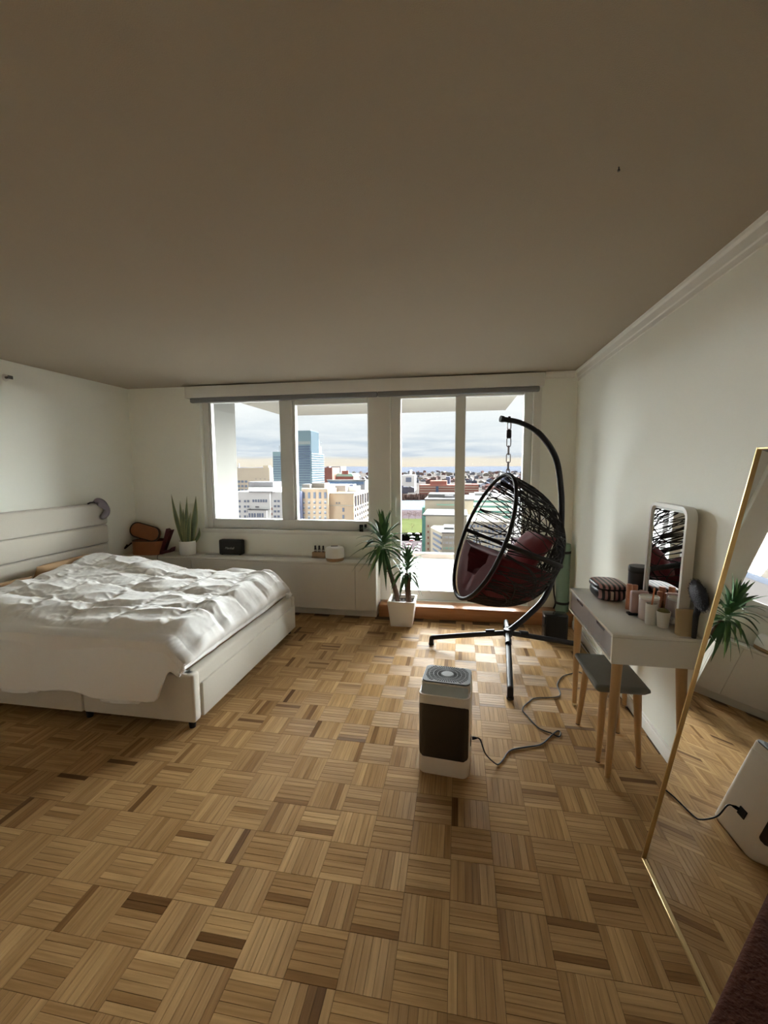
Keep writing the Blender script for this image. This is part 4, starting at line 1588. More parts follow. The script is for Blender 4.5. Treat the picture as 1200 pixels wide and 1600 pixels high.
MB().lathe([(.0, 0), (.020, 0), (.024, .003), (.031, .080), (.029, .080), (.022, .006), (.0, .006)], (sx_, sy_, KT), 22).build('cup_body', m_wht, sc_)
MB().lathe([(.0, .068), (.0285, .068), (.027, .080), (.014, .092), (0, .094)], (sx_, sy_, KT), 18).build('contents', mat('olive_sponge', (.16, .14, .06), .9), sc_)

# table mirror with white rounded frame
m_mirror = mat('mirror_silver', (.90, .91, .91), .01, metal=1, var=0.0)
m_shell = mat('mirror_white_shell', (.76, .75, .72), .35)
tm = thing('table_mirror', (1.04, 2.372, KT), 'white rounded table mirror standing on the dressing table', 'mirror')
MYc, MZ0, MZ1, MX = 2.372, KT + .022, 1.347, 1.018
LEAN = math.radians(1.5)
TMX = Matrix.Translation((MX, MYc, MZ0)) @ Matrix.Rotation(LEAN, 4, 'Y')


def ring(po, pi_, x0, x1, T_):
    mb = MB()
    mb.T = T_
    n = len(po)
    vs = [(x1, p[0], p[1]) for p in po] + [(x0, p[0], p[1]) for p in po] + [(x0, p[0], p[1]) for p in pi_] + [(x0 + .012, p[0], p[1]) for p in pi_]
    fs = []
    for l in range(3):
        for k in range(n):
            k2 = (k + 1) % n
            fs.append((l * n + k, l * n + k2, (l + 1) * n + k2, (l + 1) * n + k))
    fs.append(tuple(range(n)))
    mb.add(vs, fs, True)
    return mb


hh = (MZ1 - MZ0)
po = [(p[0], p[1] + hh / 2) for p in rrect(.40, hh, .055, 7)]
pi2 = [(p[0], p[1] + hh / 2) for p in rrect(.40 - .036, hh - .036, .04, 7)]
ring(po, pi2, 0, .045, TMX).build('frame', m_shell, tm, angle=35)
mb = MB()
mb.T = TMX
mb.prism([(p[0], p[1]) for p in pi2], 'x', .010, .014)
mb.build('glass', m_mirror, tm)
led = [(p[0], p[1] + hh / 2) for p in rrect(.40 - .038, hh - .038, .039, 7)]
led2 = [(p[0], p[1] + hh / 2) for p in rrect(.40 - .062, hh - .062, .03, 7)]
mb = MB()
mb.T = TMX
n = len(led)
mb.add([(.009, p[0], p[1]) for p in led] + [(.009, p[0], p[1]) for p in led2], [(k, (k + 1) % n, n + (k + 1) % n, n + k) for k in range(n)])
mb.build('frosted_band', mat('frosted_band', (.55, .57, .56), .5), tm)
MB().box(MX - .005, MX + .06, MYc - .11, MYc + .11, KT, KT + .012, b=.004).build('foot', m_shell, tm)
MB().box(MX + .012, MX + .04, MYc - .05, MYc + .05, KT + .012, KT + .05, b=.004).build('stand', m_shell, tm)

# hair brush leaning behind the near side of the mirror
m_navy = mat('navy_bristle', (.018, .018, .032), .55, var=.3, scale=60, bump=.5, bscale=200)
hb = thing('hair_brush', (1.06, 2.125, KT), 'round dark navy hair brush leaning against the table mirror', 'brush')
hc = Vector((1.060, 2.092, KT + .205))
mb = MB()
rows = []
for i in range(15):
    ph = PI * i / 14
    rows.append([hc + Vector((.026 * math.sin(ph) * math.cos(a), .060 * math.sin(ph) * math.sin(a) + .03 * math.cos(ph), .062 * math.cos(ph))) for a in [2 * PI * q / 24 for q in range(24)]])
mb.grid(rows, closed=True)
mb.build('head', m_navy, hb, angle=180)
MB().tube([hc + Vector((0, -.012, -.035)), hc + Vector((0, .010, -.10)), Vector((1.062, 2.110, KT + .001))], [.016, .012, .010], 10).build('handle', m_navy, hb)
mb = MB()
rnd = random.Random(5)
for k in range(260):
    ph, a = math.acos(rnd.uniform(-1, 1)), rnd.uniform(0, 2 * PI)
    dv = Vector((.026 * math.sin(ph) * math.cos(a), .060 * math.sin(ph) * math.sin(a) + .03 * math.cos(ph), .062 * math.cos(ph)))
    mb.tube([hc + dv * .95, hc + dv * 1.12], .0008, 3)
mb.build('bristles', m_navy, hb, fix=False)['kind'] = 'stuff'

# ------------------------------------------------------------------ tall leaning mirror
m_gf = mat('gold_frame', (.62, .46, .22), .32, metal=.9, var=.05)
MYA, MYB = 1.650, 1.09
bx, bz, tx, tz = .702, .050, .978, 1.597
lean = math.atan2(tx - bx, tz - bz)
Ln = math.hypot(tx - bx, tz - bz)
TM = Matrix.Translation((bx, 0, bz)) @ Matrix.Rotation(lean, 4, 'Y')
lm = thing('floor_mirror', (bx, (MYA + MYB) / 2, 0), 'tall gold-framed full-length mirror tilted back beside the table', 'mirror')


def lb(x0, x1, y0, y1, z0, z1, nm, m, b=.0012, par=lm):
    mb = MB()
    mb.T = TM
    mb.box(x0, x1, y0, y1, z0, z1, b=b, seg=1)
    return mb.build(nm, m, par)


fw_ = .0065
lb(0, .026, MYA - fw_, MYA, 0, Ln, 'frame_stile', m_gf)
lb(0, .026, MYB, MYB + fw_, 0, Ln, 'frame_stile', m_gf)
lb(0, .026, MYB + fw_, MYA - fw_, 0, fw_, 'frame_rail', m_gf)
lb(0, .026, MYB + fw_, MYA - fw_, Ln - fw_, Ln, 'frame_rail', m_gf)
lb(.008, .012, MYB + fw_, MYA - fw_, fw_, Ln - fw_, 'glass', m_mirror, 0)
lb(.013, .024, MYB + fw_, MYA - fw_, fw_, Ln - fw_, 'backing', m_blk, 0)
for y in (MYA - .06, MYB + .06):
    MB().box(bx + .012, bx + .024, y - .006, y + .006, 0, bz + .004).build('foot', m_gf, lm)
ea = TM @ Vector((.026, (MYA + MYB) / 2, 1.0))
MB().tube([ea, Vector((1.065, (MYA + MYB) / 2, .012))], .010, 8).build('easel_leg', m_gf, lm)

# ------------------------------------------------------------------ dark upholstered ottoman cutting the lower right corner
m_ott = mat('dark_red_brown_velvet', (.045, .014, .007), .95, var=.5, scale=60, spec=.1, bump=.5, bscale=120)
e0, e1 = at(1112, 1593, 'z', .60), at(1202, 1396, 'z', .60)
ed = (e1 - e0)
ed.z = 0
ed.normalize()
pv = Vector((ed.y, -ed.x, 0))
oc = e0 - ed * .12
ot = thing('ottoman', (oc + pv * .2 + ed * .22) * 1.0, 'dark reddish brown upholstered ottoman corner before the tall mirror', 'ottoman')
ot.location.z = 0
WL[ot.name] = Vector(ot.location)
ol = (e1 - oc).length + .015
OT = Matrix((ed, pv, Vector((0, 0, 1)))).transposed().to_4x4()
OT.translation = Vector((oc.x, oc.y, 0))
mb = MB()
mb.T = OT
mb.box(0, ol, 0, .36, .05, .46, b=.015)
mb.build('base', m_ott, ot)
mb = MB()
mb.T = OT
mb.box(-.004, ol + .004, -.004, .364, .46, .603, b=.012, seg=3)
mb.build('seat_cushion', m_ott, ot)
for a, b in ((.04, .04), (ol - .04, .04), (.04, .32), (ol - .04, .32)):
    p = OT @ Vector((a, b, 0))
    MB().lathe([(.016, 0), (.022, .052)], (p.x, p.y, 0), 12).build('leg', m_blk, ot)

# sprinkler on the left wall, screw hook on the ceiling
spk_ = at(8, 590, 'x', XL)
sk = thing('sprinkler_head', (XL, spk_.y, spk_.z), 'small metal sprinkler head high on the left wall', 'sprinkler')
m_steel = mat('dull_steel', (.16, .16, .15), .4, metal=.8)
MB().tube([(XL, spk_.y, spk_.z), (XL + .006, spk_.y, spk_.z), (XL + .008, spk_.y, spk_.z)], [.030, .028, .015], 18).build('escutcheon', m_pot, sk)
MB().tube([(XL + .006, spk_.y, spk_.z), (XL + .05, spk_.y, spk_.z)], [.011, .008], 10).build('nozzle', m_steel, sk)
MB().box(XL + .05, XL + .054, spk_.y - .022, spk_.y + .022, spk_.z - .014, spk_.z + .014, b=.002, seg=1).build('deflector', m_steel, sk)
hk = at(967, 261, 'z', H)
hko = thing('ceiling_hook', (hk.x, hk.y, H - .012), 'tiny dark screw hook in the ceiling', 'hook')
MB().lathe([(.004, 0), (.004, .004), (.002, .006), (.002, .012)], (hk.x, hk.y, H - .012), 10).build('screw', m_steel, hko)

# ------------------------------------------------------------------ the city outside
GZ = -65.0
m_ground = mat('city_ground', (.060, .054, .052), .95, var=.35, scale=.02)
m_land = mat('far_land', (.050, .040, .044), .95, var=.5, scale=.006)
m_lawn = mat('lawn', (.050, .058, .024), .95, var=.2, scale=.05)
m_river = mat('river_water', (.085, .10, .125), .6, var=.1, scale=.02)
m_hill = mat('hill_blue', (.058, .064, .080), 1, var=.12, scale=.003)
m_road = mat('asphalt', (.075, .073, .078), .9, var=.15, scale=.05)


def gpt(u, v):
    return at(u, v, 'z', GZ)


struct(MB().box(-9000, 9000, 30, 11000, GZ - 2, GZ).build('ground', m_ground))


def strip(name, v0, v1, u0, u1, z, m, label, n=1):
    a, b, c, d = gpt(u0, v1), gpt(u1, v1), gpt(u1, v0), gpt(u0, v0)
    mb = MB()
    lo, hi = [(p.x, p.y, z - .4) for p in (a, b, c, d)], [(p.x, p.y, z) for p in (a, b, c, d)]
    mb.add(lo + hi, [(3, 2, 1, 0), (4, 5, 6, 7), (0, 1, 5, 4), (1, 2, 6, 5), (2, 3, 7, 6), (3, 0, 4, 7)])
    return struct(mb.build(name, m), label)


strip('ground_far_bank', 733.5, 781, -300, 1500, GZ + .45, m_land, 'brown wooded land beyond the river')
strip('ground_river', 781, 797, -300, 1500, GZ + .5, m_river, 'pale river crossing behind the park')
strip('ground_lawn', 811, 833, 560, 720, GZ + .5, m_lawn, 'green park lawn by the river')
strip('ground_street', 833, 846, 560, 740, GZ + .45, m_road, 'grey street beside the lawn')
# hills on the horizon
mb = MB()
for lay, (yy, zz, am, sd2) in enumerate(((7600, 18, 22, 2.0), (6400, 2, 16, 8.0))):
    rows = [[], [], []]
    for k in range(140):
        x = -9000 + k * 130
        hgt = zz + am * noise.noise(Vector((x * .0007, sd2, 1))) + am * .4 * noise.noise(Vector((x * .003, sd2, 4)))
        rows[0].append((x, yy - 700, GZ + 1))
        rows[1].append((x, yy, hgt))
        rows[2].append((x, yy + 900, GZ))
    mb.grid(rows)
struct(mb.build('ground_hills', m_hill), 'low blue hills on the horizon')

bpy.context.view_layer.update()
UNIT = {}


def unit(m):
    if m.name not in UNIT:
        mb = MB()
        mb.box(-.5, .5, -.5, .5, -.5, .5)
        o = mb.build('u', m, origin=(0, 0, 0))
        UNIT[m.name] = o.data
        bpy.data.objects.remove(o)
    return UNIT[m.name]


m_win = mat('far_window_dark', (.16, .17, .22), .25)
m_winb = mat('far_window_blue', (.22, .26, .34), .2)
m_winw = mat('far_window_pale', (.55, .57, .58), .3)


def bld(name, label, u0, u1, vt, D, depth, m, group=None, vb=None):
    """front face parallel to the window wall at distance D; stands on the city ground"""
    a, b = at(u0, vt, 'y', D), at(u1, vt, 'y', D)
    z1 = (a.z + b.z) / 2
    r = thing(name, ((a.x + b.x) / 2, D + depth / 2, GZ), label, 'building', group)
    MB().box(a.x, b.x, D, D + depth, GZ, z1).build('wall', m, r)
    return r, a.x, b.x, z1


def blk(r, nm, u0, u1, v0, v1, D, depth, m):
    a, b = at(u0, v0, 'y', D), at(u1, v1, 'y', D)
    return MB().box(a.x, b.x, D, D + depth, b.z, a.z).build(nm, m, r)


def wins(r, us, vs_, w, h, D, m, nm='window', dp=.5):
    for u in us:
        for v in vs_:
            p = at(u, v, 'y', D - .02)
            k = D / math.cos(0) / F_PX
            piece(unit(m), nm, r, p, (w * k * 1.25, dp, h * k * 1.05))


def frange(a, b, n):
    return [a + (b - a) * k / (n - 1) for k in range(n)]


m_beige = mat('bld_beige', (.60, .53, .42), .9, var=.05, scale=.2)
m_wht2 = mat('bld_white', (.78, .78, .76), .9, var=.05, scale=.2)
m_grey = mat('bld_grey', (.24, .235, .25), .9, var=.05, scale=.2)
m_tanb = mat('bld_tan_brick', (.60, .47, .34), .9, var=.06, scale=.3)
m_cream = mat('bld_cream', (.50, .46, .38), .9, var=.05, scale=.2)
m_brick = mat('bld_red_brick', (.30, .135, .11), .9, var=.1, scale=.2)
m_navyb = mat('bld_navy', (.14, .15, .22), .7, var=.1)
m_teal = mat('bld_teal_glass', (.13, .30, .27), .25, var=.1)
m_glassb = mat('tower_glass', (.17, .25, .30), .6, var=.15, scale=.08, spec=.15)
m_band = mat('tower_band', (.10, .14, .22), .6, spec=.15, var=.1)
m_bandl = mat('tower_band_pale', (.26, .30, .32), .6, spec=.15, var=.1)
m_cop2 = mat('copper_green_roof', (.35, .55, .45), .7, var=.1)
m_roofw = mat('roof_white', (.16, .16, .16), .9, var=.05, scale=.3)

# beige slab block
r, *_ = bld('apartment_block', 'plain beige block behind the white stepped building, far left', 340, 421, 731, 300, 6, m_beige)
blk(r, 'roof_room', 411, 420, 727.5, 731, 301, 4, m_beige)
blk(r, 'chimney', 372.4, 373.2, 724, 731, 300, 1, m_grey)
blk(r, 'side_wing', 421, 424.5, 733, 790, 304, 4, m_cream)
wins(r, (373.5, 379, 384.6), (752.5, 759.5, 766), 3.4, 3.6, 300, m_winb)
wins(r, (400, 407, 414), (748.5,), 2, .8, 300, m_grey, 'vent')
# white stepped building
r, *_ = bld('stepped_building', 'white stepped building with grey penthouse, left window pane', 366, 443, 768.5, 190, 18, m_wht2)
blk(r, 'penthouse', 388, 427, 753, 761.5, 196, 10, m_grey)
blk(r, 'upper_storey', 388.5, 427, 761.5, 769, 195, 14, m_wht2)
blk(r, 'central_bay', 391, 423, 769, 815, 188.6, 3, m_wht2)
blk(r, 'bow_front', 387, 417, 797, 815, 187.6, 3, m_wht2)
blk(r, 'cornice', 388, 426, 768, 769.2, 188, 3, m_roofw)
blk(r, 'ledge', 386, 419, 795.6, 797, 187, 3, m_roofw)
wins(r, (396, 400, 404, 408, 412, 416), (782.5,), 2.2, 4.2, 188.6, m_winb)
wins(r, (402,), (792,), 5, 2.4, 188.6, m_grey)
wins(r, (390, 394.3, 398.3, 403, 406.4, 410.5), (805,), 2.2, 6.5, 187.6, m_winb)
wins(r, (383, 388), (783, 791.5, 799, 807), 2.6, 3.4, 190, m_winb)
wins(r, (374.5,), (783, 791.5, 799, 807), 2.4, 3.4, 190, m_winb)
wins(r, (430, 435.5), (783, 791, 799, 807), 3, 3.2, 190, m_winb)
wins(r, (424.5,), (795, 803, 811), 2, 4, 190, m_brick)
# glass tower with its lower left wing
r, tx0, tx1, tzt = bld('office_tower', 'tall blue glass office tower with stepped right shoulder', 441, 485, 673, 350, 21, m_glassb)


def depth_at(u, x):
    """distance at which the vertical plane through x is seen at pixel column u"""
    q = at(u, 740, 'y', 100)
    return x / (q.x / 100)


d0 = 371.0
for u1, vt in ((500, 688), (503.2, 698), (506, 711)):
    d1_ = depth_at(u1, tx1)
    zt_ = at(u1, vt, 'y', d1_).z
    MB().box(tx0, tx1, d0, d1_, GZ, zt_).build('shoulder', m_glassb, r)
    d0 = d1_
dark_side = mat('tower_side_glass', (.055, .072, .085), .6, var=.2, scale=.1)  # darker copy of the tower glass, offsets the sun on this side
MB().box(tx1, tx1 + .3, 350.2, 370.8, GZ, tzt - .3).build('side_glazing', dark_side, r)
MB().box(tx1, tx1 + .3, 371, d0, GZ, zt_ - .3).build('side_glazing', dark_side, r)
blk(r, 'side_wing', 426, 441.5, 706, 830, 352, 18, m_glassb)
blk(r, 'antenna', 436.3, 436.8, 696, 706, 358, .6, m_grey)
blk(r, 'antenna', 484.4, 484.9, 670.5, 673, 352, .5, m_grey)
for k, v in enumerate(frange(697, 757, 17)):
    blk(r, 'window_band', 441.5, 484.6, v, v + 2.2, 349.6, .8, m_band)
    zz = at(463, v, 'y', 350).z
    if v > 708:
        MB().box(tx1 + .3, tx1 + .6, 350.5, d0 - .4, zz - .55, zz).build('spandrel', m_bandl, r)
        blk(r, 'window_band', 426.5, 441, v + 5, v + 6.8, 351.6, .8, m_band)
blk(r, 'sky_band', 441.5, 484.6, 690, 694, 349.7, .6, m_bandl)
# navy block with white bays
r, *_ = bld('dark_building', 'narrow navy building with white windows left of tan block', 452, 470, 768, 211.5, 3, m_navyb)
wins(r, (463.5, 466.5), (783, 791.5, 799.5, 807), 2.2, 3.2, 211.5, m_winw)
# tan brick block
r, *_ = bld('brick_office', 'tan brick block with five columns of windows', 471, 512, 764.5, 215, 18, m_tanb)
blk(r, 'main_wing', 511.5, 553.5, 771.5, 830, 218, 40, m_tanb)
blk(r, 'parapet', 471, 512, 763.2, 765, 214.6, 2, m_cream)
blk(r, 'parapet', 511.5, 554, 770.3, 772, 217.5, 2, m_cream)
blk(r, 'string_course', 511.5, 554, 789, 790.8, 217.5, 1, m_cream)
blk(r, 'roof_room', 472, 484, 756.5, 764, 222, 8, m_roofw)
blk(r, 'roof_room', 485, 507, 755, 762.5, 226, 10, m_roofw)
blk(r, 'roof_plant', 524, 540, 758.5, 768, 232, 6, m_grey)
blk(r, 'roof_plant', 540, 558, 760, 770, 238, 8, m_winw)
blk(r, 'roof_tank', 546, 552, 757, 762, 240, 5, m_navyb)
US = (474.6, 483, 491.5, 500, 508.3)
wins(r, US, (774,), 3.0, 9.5, 215, m_winb)
wins(r, US, (784.5, 792.5, 800.5, 808), 3.0, 4.4, 215, m_winw, 'window')
wins(r, US, (786, 794, 802, 809.5), 2.6, 2.0, 214.8, m_winb, 'window_sash')
wins(r, (536.5,), (796.5, 807.5), 2.6, 6, 218, m_winb)
wins(r, (526, 530), (786,), 2, 2.6, 218, m_grey, 'vent')
# right flank of the tan block: tall piers on the face that looks right
xr_ = at(553.5, 780, 'y', 218).x
m_flk = mat('bld_flank_glass', (.035, .033, .038), .6)  # panes darkened in colour to offset the sun on this flank
for k in range(6):
    y = 221 + k * 6
    z1 = at(553.5, 774, 'y', 218).z
    piece(unit(m_flk), 'flank_window', r, (xr_, y, z1 - 3.2), (.5, 2.6, 5.6))
for k in range(7):
    for l in range(4):
        piece(unit(m_flk), 'flank_window', r, (xr_, 220.5 + k * 5.2, at(553.5, 797, 'y', 218).z - l * 3.2), (.4, 1.3, 1.6))
# blocks behind it
r, *_ = bld('long_low_building', 'long white-roofed building with dark window stripe behind tan block', 512, 570, 751, 420, 40, m_grey)
blk(r, 'window_band', 514, 568, 752.5, 757, 419, 1.5, m_band)
blk(r, 'roof_edge', 511, 571, 749.5, 751.5, 418, 4, m_roofw)
blk(r, 'lower_wing', 508, 551, 757, 775, 400, 15, m_wht2)
r, *_ = bld('copper_roof_hall', 'brick hall with pale green copper roof on skyline', 524, 552, 744.5, 640, 40, m_brick)
a, b = at(523, 744.5, 'y', 639), at(553, 744.5, 'y', 639)
MB().prism([(a.x, a.z), (b.x, b.z), (b.x - 4, b.z + 4.5), (a.x + 4, a.z + 4.5)], 'y', 639, 682).build('roof', m_cop2, r)
blk(r, 'round_gable', 534, 544, 735.5, 741, 638, 3, m_brick)
r, *_ = bld('brick_tower_block', 'brown brick block right of the glass tower on skyline', 507, 519, 730.5, 620, 40, m_brick)
blk(r, 'roof_room', 510, 514, 728.8, 730.5, 630, 10, m_grey)
r, *_ = bld('grey_tower_block', 'blue grey slab on skyline left of the copper roof', 518.5, 532, 729, 760, 40, m_grey)
wins(r, frange(520, 530.5, 6), (732, 735, 738, 741), 1.2, 1.2, 760, m_band)
# across the river: long brick complex
r, *_ = bld('brick_complex', 'long red brick complex across the river', 655, 712, 758, 960, 60, m_brick)
for v in (760.5, 764.5, 768.5):
    blk(r, 'window_band', 656, 711, v, v + 1.5, 959, 2, m_cream)
blk(r, 'centre_block', 672, 698, 751.5, 760, 970, 40, m_brick)
blk(r, 'glass_link', 681, 685, 760, 777, 957.5, 4, m_band)
r, *_ = bld('brick_annex', 'red brick annex seen through right door pane', 722, 748, 757, 980, 50, m_brick)
for v in (760, 764, 768):
    blk(r, 'window_band', 723, 747, v, v + 1.4, 979, 2, m_cream)
r, *_ = bld('dark_slab', 'small dark blue slab rising above the brick complex', 697, 703, 745, 1300, 40, m_navyb)
wins(r, (698.8, 701.2), (748, 751), 1, 1.2, 1300, m_winb)
r, *_ = bld('pale_hall', 'white building with blue glass front far left of brick complex', 628, 648, 742.5, 1250, 50, m_wht2)
blk(r, 'glass_front', 634, 642.5, 746, 753, 1248, 3, m_winb)
blk(r, 'tower', 640, 643, 734, 743, 1260, 12, m_wht2)
# cream office with teal glass corner, nearer
r, *_ = bld('cream_office', 'cream office block with teal glass corner beyond the balcony', 664, 740, 781, 265, 40, m_cream)
blk(r, 'roof_edge', 663, 741, 779.5, 782.5, 264, 44, m_roofw)
blk(r, 'roof_plant', 669, 712, 772, 780, 276, 20, m_roofw)
blk(r, 'roof_plant', 695, 708, 774, 779, 272, 6, m_grey)
blk(r, 'glass_corner', 659.5, 664.5, 793, 900, 266, 30, m_teal)
wins(r, (672, 685), (797,), 4, 3, 265, m_winb)
blk(r, 'glass_band', 682, 712, 795, 799, 264.5, 1, m_teal)
blk(r, 'glass_band', 682, 712, 787.5, 790, 264.6, 1, m_cop2)
r, *_ = bld('cream_wing', 'lower cream wing with ribbon windows nearest the balcony', 665, 730, 806, 228, 30, m_cream)
blk(r, 'roof_edge', 660.5, 731, 804, 807, 227.4, 33, m_roofw)
blk(r, 'glass_corner', 660.5, 665, 807, 900, 228.4, 26, m_teal)
wins(r, (669,), (822, 831, 840, 849, 858), 1.8, 3.2, 228, m_brick)
# courtyard block in front: a stepped face with ribbon windows
r, *_ = bld('courtyard_block', 'cream block with glazed courtyard face below the cream office', 691, 722, 833, 196, 26, m_cream)
blk(r, 'roof_edge', 690, 722, 831.5, 834, 195.6, 28, m_roofw)
blk(r, 'roof_plant', 694, 709, 824, 831.5, 205, 9, m_roofw)
for v in (838, 846.5, 855, 863):
    blk(r, 'window_band', 692.5, 721, v, v + 4, 195.7, .6, m_winw if v < 850 else m_cop2)
    for u in (695, 701, 707, 713):
        p = at(u, v + 2, 'y', 195.3)
        piece(unit(m_cream), 'pier', r, p, (.35, .6, 1.5))
a0, a1 = at(673, 818, 'y', 214), at(691, 833, 'y', 196)
mb = MB()
for zt, nm in ((0, 'x'),):
    vs = [(a0.x, 214, GZ), (a1.x, 196, GZ), (a1.x + 1, 222, GZ), (a0.x + 1, 222, GZ)]
    vs += [(p[0], p[1], a1.z) for p in vs]
    mb.add(vs, [(3, 2, 1, 0), (4, 5, 6, 7), (0, 1, 5, 4), (1, 2, 6, 5), (2, 3, 7, 6), (3, 0, 4, 7)])
mb.build('slanted_wing', m_cream, r)
for l in range(5):
    z = a1.z - 1.6 - l * 2.6
    mb = MB()
    vs = [(a0.x + .4 - .12, 213.6 - .12, z), (a1.x - .4 - .12, 196.4 - .12, z), (a1.x - .4, 196.6, z), (a0.x + .4, 213.8, z)]
    vs += [(p[0], p[1], z - 1.1) for p in vs]
    mb.add(vs, [(3, 2, 1, 0), (4, 5, 6, 7), (0, 1, 5, 4), (1, 2, 6, 5), (2, 3, 7, 6), (3, 0, 4, 7)])
    mb.build('window_band', m_winb, r)
# blocks seen through the chair and the right pane
r, *_ = bld('teal_office', 'white office with teal window bands behind the egg chair', 735, 800, 776, 312, 40, m_wht2)
for v in (782, 790, 798, 806):
    blk(r, 'glass_band', 737, 799, v, v + 3.6, 311.4, 1, m_teal)
blk(r, 'roof_plant', 742, 770, 770.5, 776, 322, 15, m_roofw)
r, *_ = bld('cream_slab', 'cream slab with square windows low behind the egg chair', 730, 792, 815, 210, 30, m_cream)
wins(r, frange(735, 788, 10), (822, 830, 838, 846, 854, 862), 2.8, 3.4, 210, m_winb)
r, *_ = bld('pale_tower', 'pale slim tower at right edge of the right door pane', 797, 816, 765, 420, 25, m_wht2)
wins(r, frange(799, 814, 5), frange(769, 800, 7), 1.6, 2.0, 420, m_winb)

# scattered distant houses, all much alike
rnd = random.Random(11)
far_m = [mat('far_' + n, c, .9) for n, c in (('white', (.30, .30, .31)), ('cream', (.23, .205, .18)), ('brick', (.13, .075, .070)), ('grey', (.13, .13, .15)), ('rose', (.17, .125, .12)), ('slate', (.075, .082, .11)))]
FM = {}
for m in far_m:
    for v in range(2):
        mb = MB()
        if v == 0:
            mb.box(-.5, .5, -.5, .5, 0, .8)
            mb.prism([(-.54, .8), (.54, .8), (0, 1.15)], 'y', -.52, .52)
        else:
            mb.box(-.5, .5, -.5, .5, 0, .92)
            mb.box(-.53, .53, -.53, .53, .92, 1.0)
            mb.box(-.2, .15, -.2, .2, 1.0, 1.2)
        o = mb.build('u', m, origin=(0, 0, 0))
        FM[(m.name, v)] = o.data
        bpy.data.objects.remove(o)
cnt = 0
HP = [at(638, 745, 'y', 1275) * 1.0, at(638, 745, 'y', 1250) * 1.0]
for q_ in HP:
    q_.z = GZ
while cnt < 260:
    v = 737.5 + 38 * rnd.random() ** 1.5
    u = rnd.choice((rnd.uniform(506, 580), rnd.uniform(618, 716), rnd.uniform(718, 826)))
    p = gpt(u, v)
    if v > 770 and u < 655 and rnd.random() < .8:
        continue
    if v > 758 and 650 < u < 750:
        continue
    big = v < 745
    if any((p - q_).length < 42 for q_ in HP):
        continue
    HP.append(p)
    w_ = rnd.uniform(14, 34) * (1.5 if big else 1)
    h_ = rnd.uniform(9, 20) * (1.3 if big else 1)
    m = rnd.choice(far_m)
    vr = rnd.randint(0, 1)
    o = bpy.data.objects.new('distant_house', FM[(m.name, vr)])
    COL.objects.link(o)
    o.location = (p.x, p.y, GZ + .45)
    o.scale = (w_, rnd.uniform(12, 26), h_)
    o.rotation_euler[2] = rnd.choice((0, .3, -.4, .9))
    tag(o, 'tiny distant %s %s in the city spread below the hills' % (m.name[4:], ('gabled house', 'flat-roofed block')[vr]), 'house', 'distant %s %s' % (m.name[4:], ('gabled houses', 'flat-roofed blocks')[vr]))
    cnt += 1

# bare trees by the river
m_twig = mat('bare_twigs', (.15, .085, .060), .95, var=.3)
m_trk = mat('tree_trunk', (.14, .10, .09), .95)


def bare_tree(p, hgt, seed, label, group, dens=300):
    rn = random.Random(seed)
    r = thing('bare_tree', p, label, 'tree', group)
    MB().tube([p, p + Vector((0, 0, hgt * .3)), p + Vector((.3, 0, hgt * .62))], [hgt * .022, hgt * .016, hgt * .006], 6).build('trunk', m_trk, r)
    mb = MB()
    for k in range(dens):
        d = Vector((rn.gauss(0, 1), rn.gauss(0, 1), rn.gauss(0, 1))).normalized() * rn.random() ** .4
        c = p + Vector((d.x * hgt * .42, d.y * hgt * .42, hgt * (.62 + d.z * .36)))
        t = Vector((d.x + rn.uniform(-.5, .5), d.y + rn.uniform(-.5, .5), abs(d.z) + .6)).normalized() * hgt * .09
        s = t.cross(Vector((rn.uniform(-1, 1), rn.uniform(-1, 1), 0))).normalized() * hgt * .008
        mb.add([c - s, c + s, c + t], [(0, 1, 2)])
    mb.build('crown', m_twig, r, fix=False)


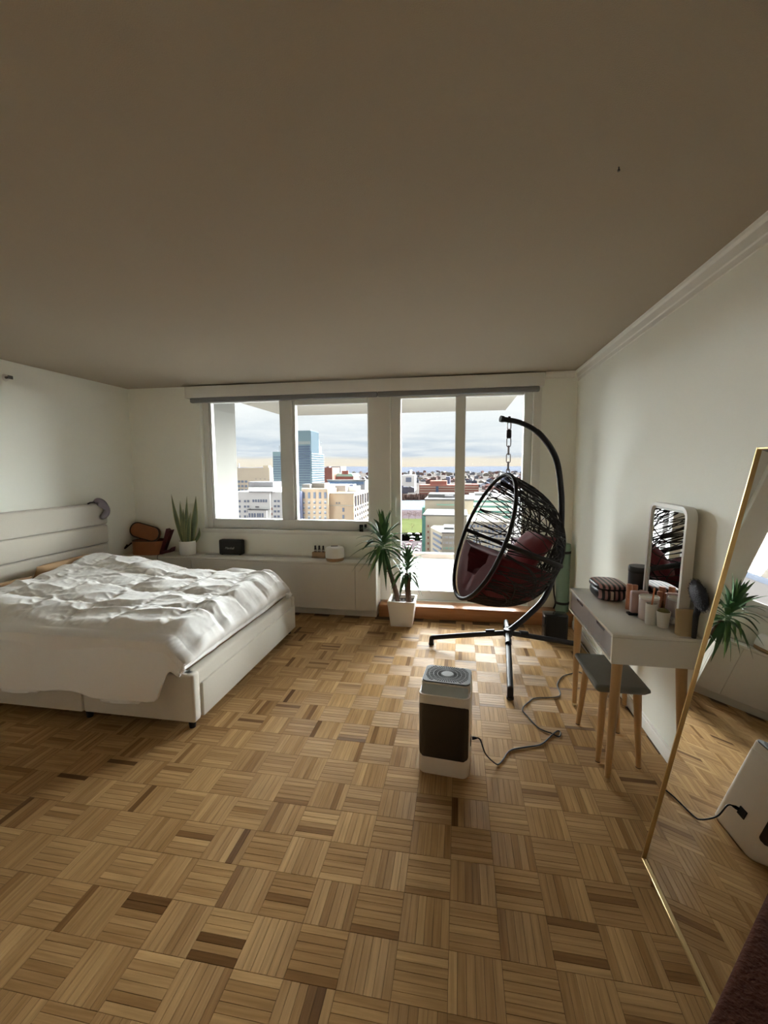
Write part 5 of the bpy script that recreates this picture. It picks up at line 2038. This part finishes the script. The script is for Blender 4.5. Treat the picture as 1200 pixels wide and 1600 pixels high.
for k, (u, v) in enumerate(((629, 811), (639, 812), (649, 811.5), (659, 812))):
    bare_tree(gpt(u, v), rnd.uniform(10, 12), k, 'brown bare tree in the riverside row behind the lawn', 'bare trees by the river')
for k, (u, v) in enumerate(((644, 829), (632, 838), (656, 840))):
    bare_tree(gpt(u, v), 8, 40 + k, ['lone bare tree on the lawn', 'leftmost bare tree beside the street', 'bare street tree nearest the cream office'][k], None, 120) if False else \
        bare_tree(gpt(u, v), 8, 40 + k, ['lone small bare tree standing on the green lawn', 'small bare street tree left, below the lawn', 'small bare street tree right, near the teal glass corner'][k], 'street trees', 120)
# wooded bank beyond the river
mb = MB()
rn = random.Random(3)
for k in range(900):
    u, v = rn.uniform(610, 830), 779.2 + 2.6 * rn.random()
    p = gpt(u, v)
    hgt = rn.uniform(6, 13)
    for q in range(3):
        c = p + Vector((rn.uniform(-5, 5), rn.uniform(-5, 5), 0))
        a = rn.uniform(0, 6.28)
        mb.add([c + Vector((3.2 * math.cos(a + t), 3.2 * math.sin(a + t), .5)) for t in (0, 2.1, 4.2)] + [c + Vector((0, 0, hgt))], [(0, 1, 3), (1, 2, 3), (2, 0, 3)])
wo = mb.build('wooded_bank', mat('bank_trees', (.075, .048, .042), .95, var=.4, scale=.05), fix=False)
wo['kind'] = 'stuff'
wo['label'] = 'brown wooded bank beyond the river'
wo['category'] = 'trees'

# parked cars in the street by the lawn
car_m = [mat('car_' + n, c, .3) for n, c in (('white', (.75, .75, .75)), ('dark', (.05, .05, .07)), ('silver', (.45, .46, .48)), ('red', (.35, .05, .05)))]
CM = []
for m in car_m:
    mb = MB()
    mb.prism([(-2.2, .3), (2.2, .3), (2.25, .75), (1.3, .9), (.75, 1.4), (-1.1, 1.42), (-1.8, .95), (-2.2, .85)], 'y', -.9, .9)
    mb.lathe([(.32, -.1), (.32, .1)], (0, 0, 0), 8)
    o = mb.build('u', m, origin=(0, 0, 0))
    CM.append(o.data)
    bpy.data.objects.remove(o)
cnt = 0
for v in (835.5, 841, 846, 851, 856, 861):
    u = 628
    while u < 660:
        u += rnd.uniform(11, 17)
        p = gpt(u, v)
        ci = rnd.randrange(4)
        o = bpy.data.objects.new('parked_car', CM[ci])
        COL.objects.link(o)
        o.location = (p.x, p.y, GZ + .42 if v < 846.5 else GZ)
        o.rotation_euler[2] = rnd.choice((0, 0, .1, PI / 2))
        tag(o, 'tiny %s parked car in the street below the lawn' % ('white', 'dark', 'silver', 'red')[ci], 'car', '%s cars in the street below' % ('white', 'dark', 'silver', 'red')[ci])
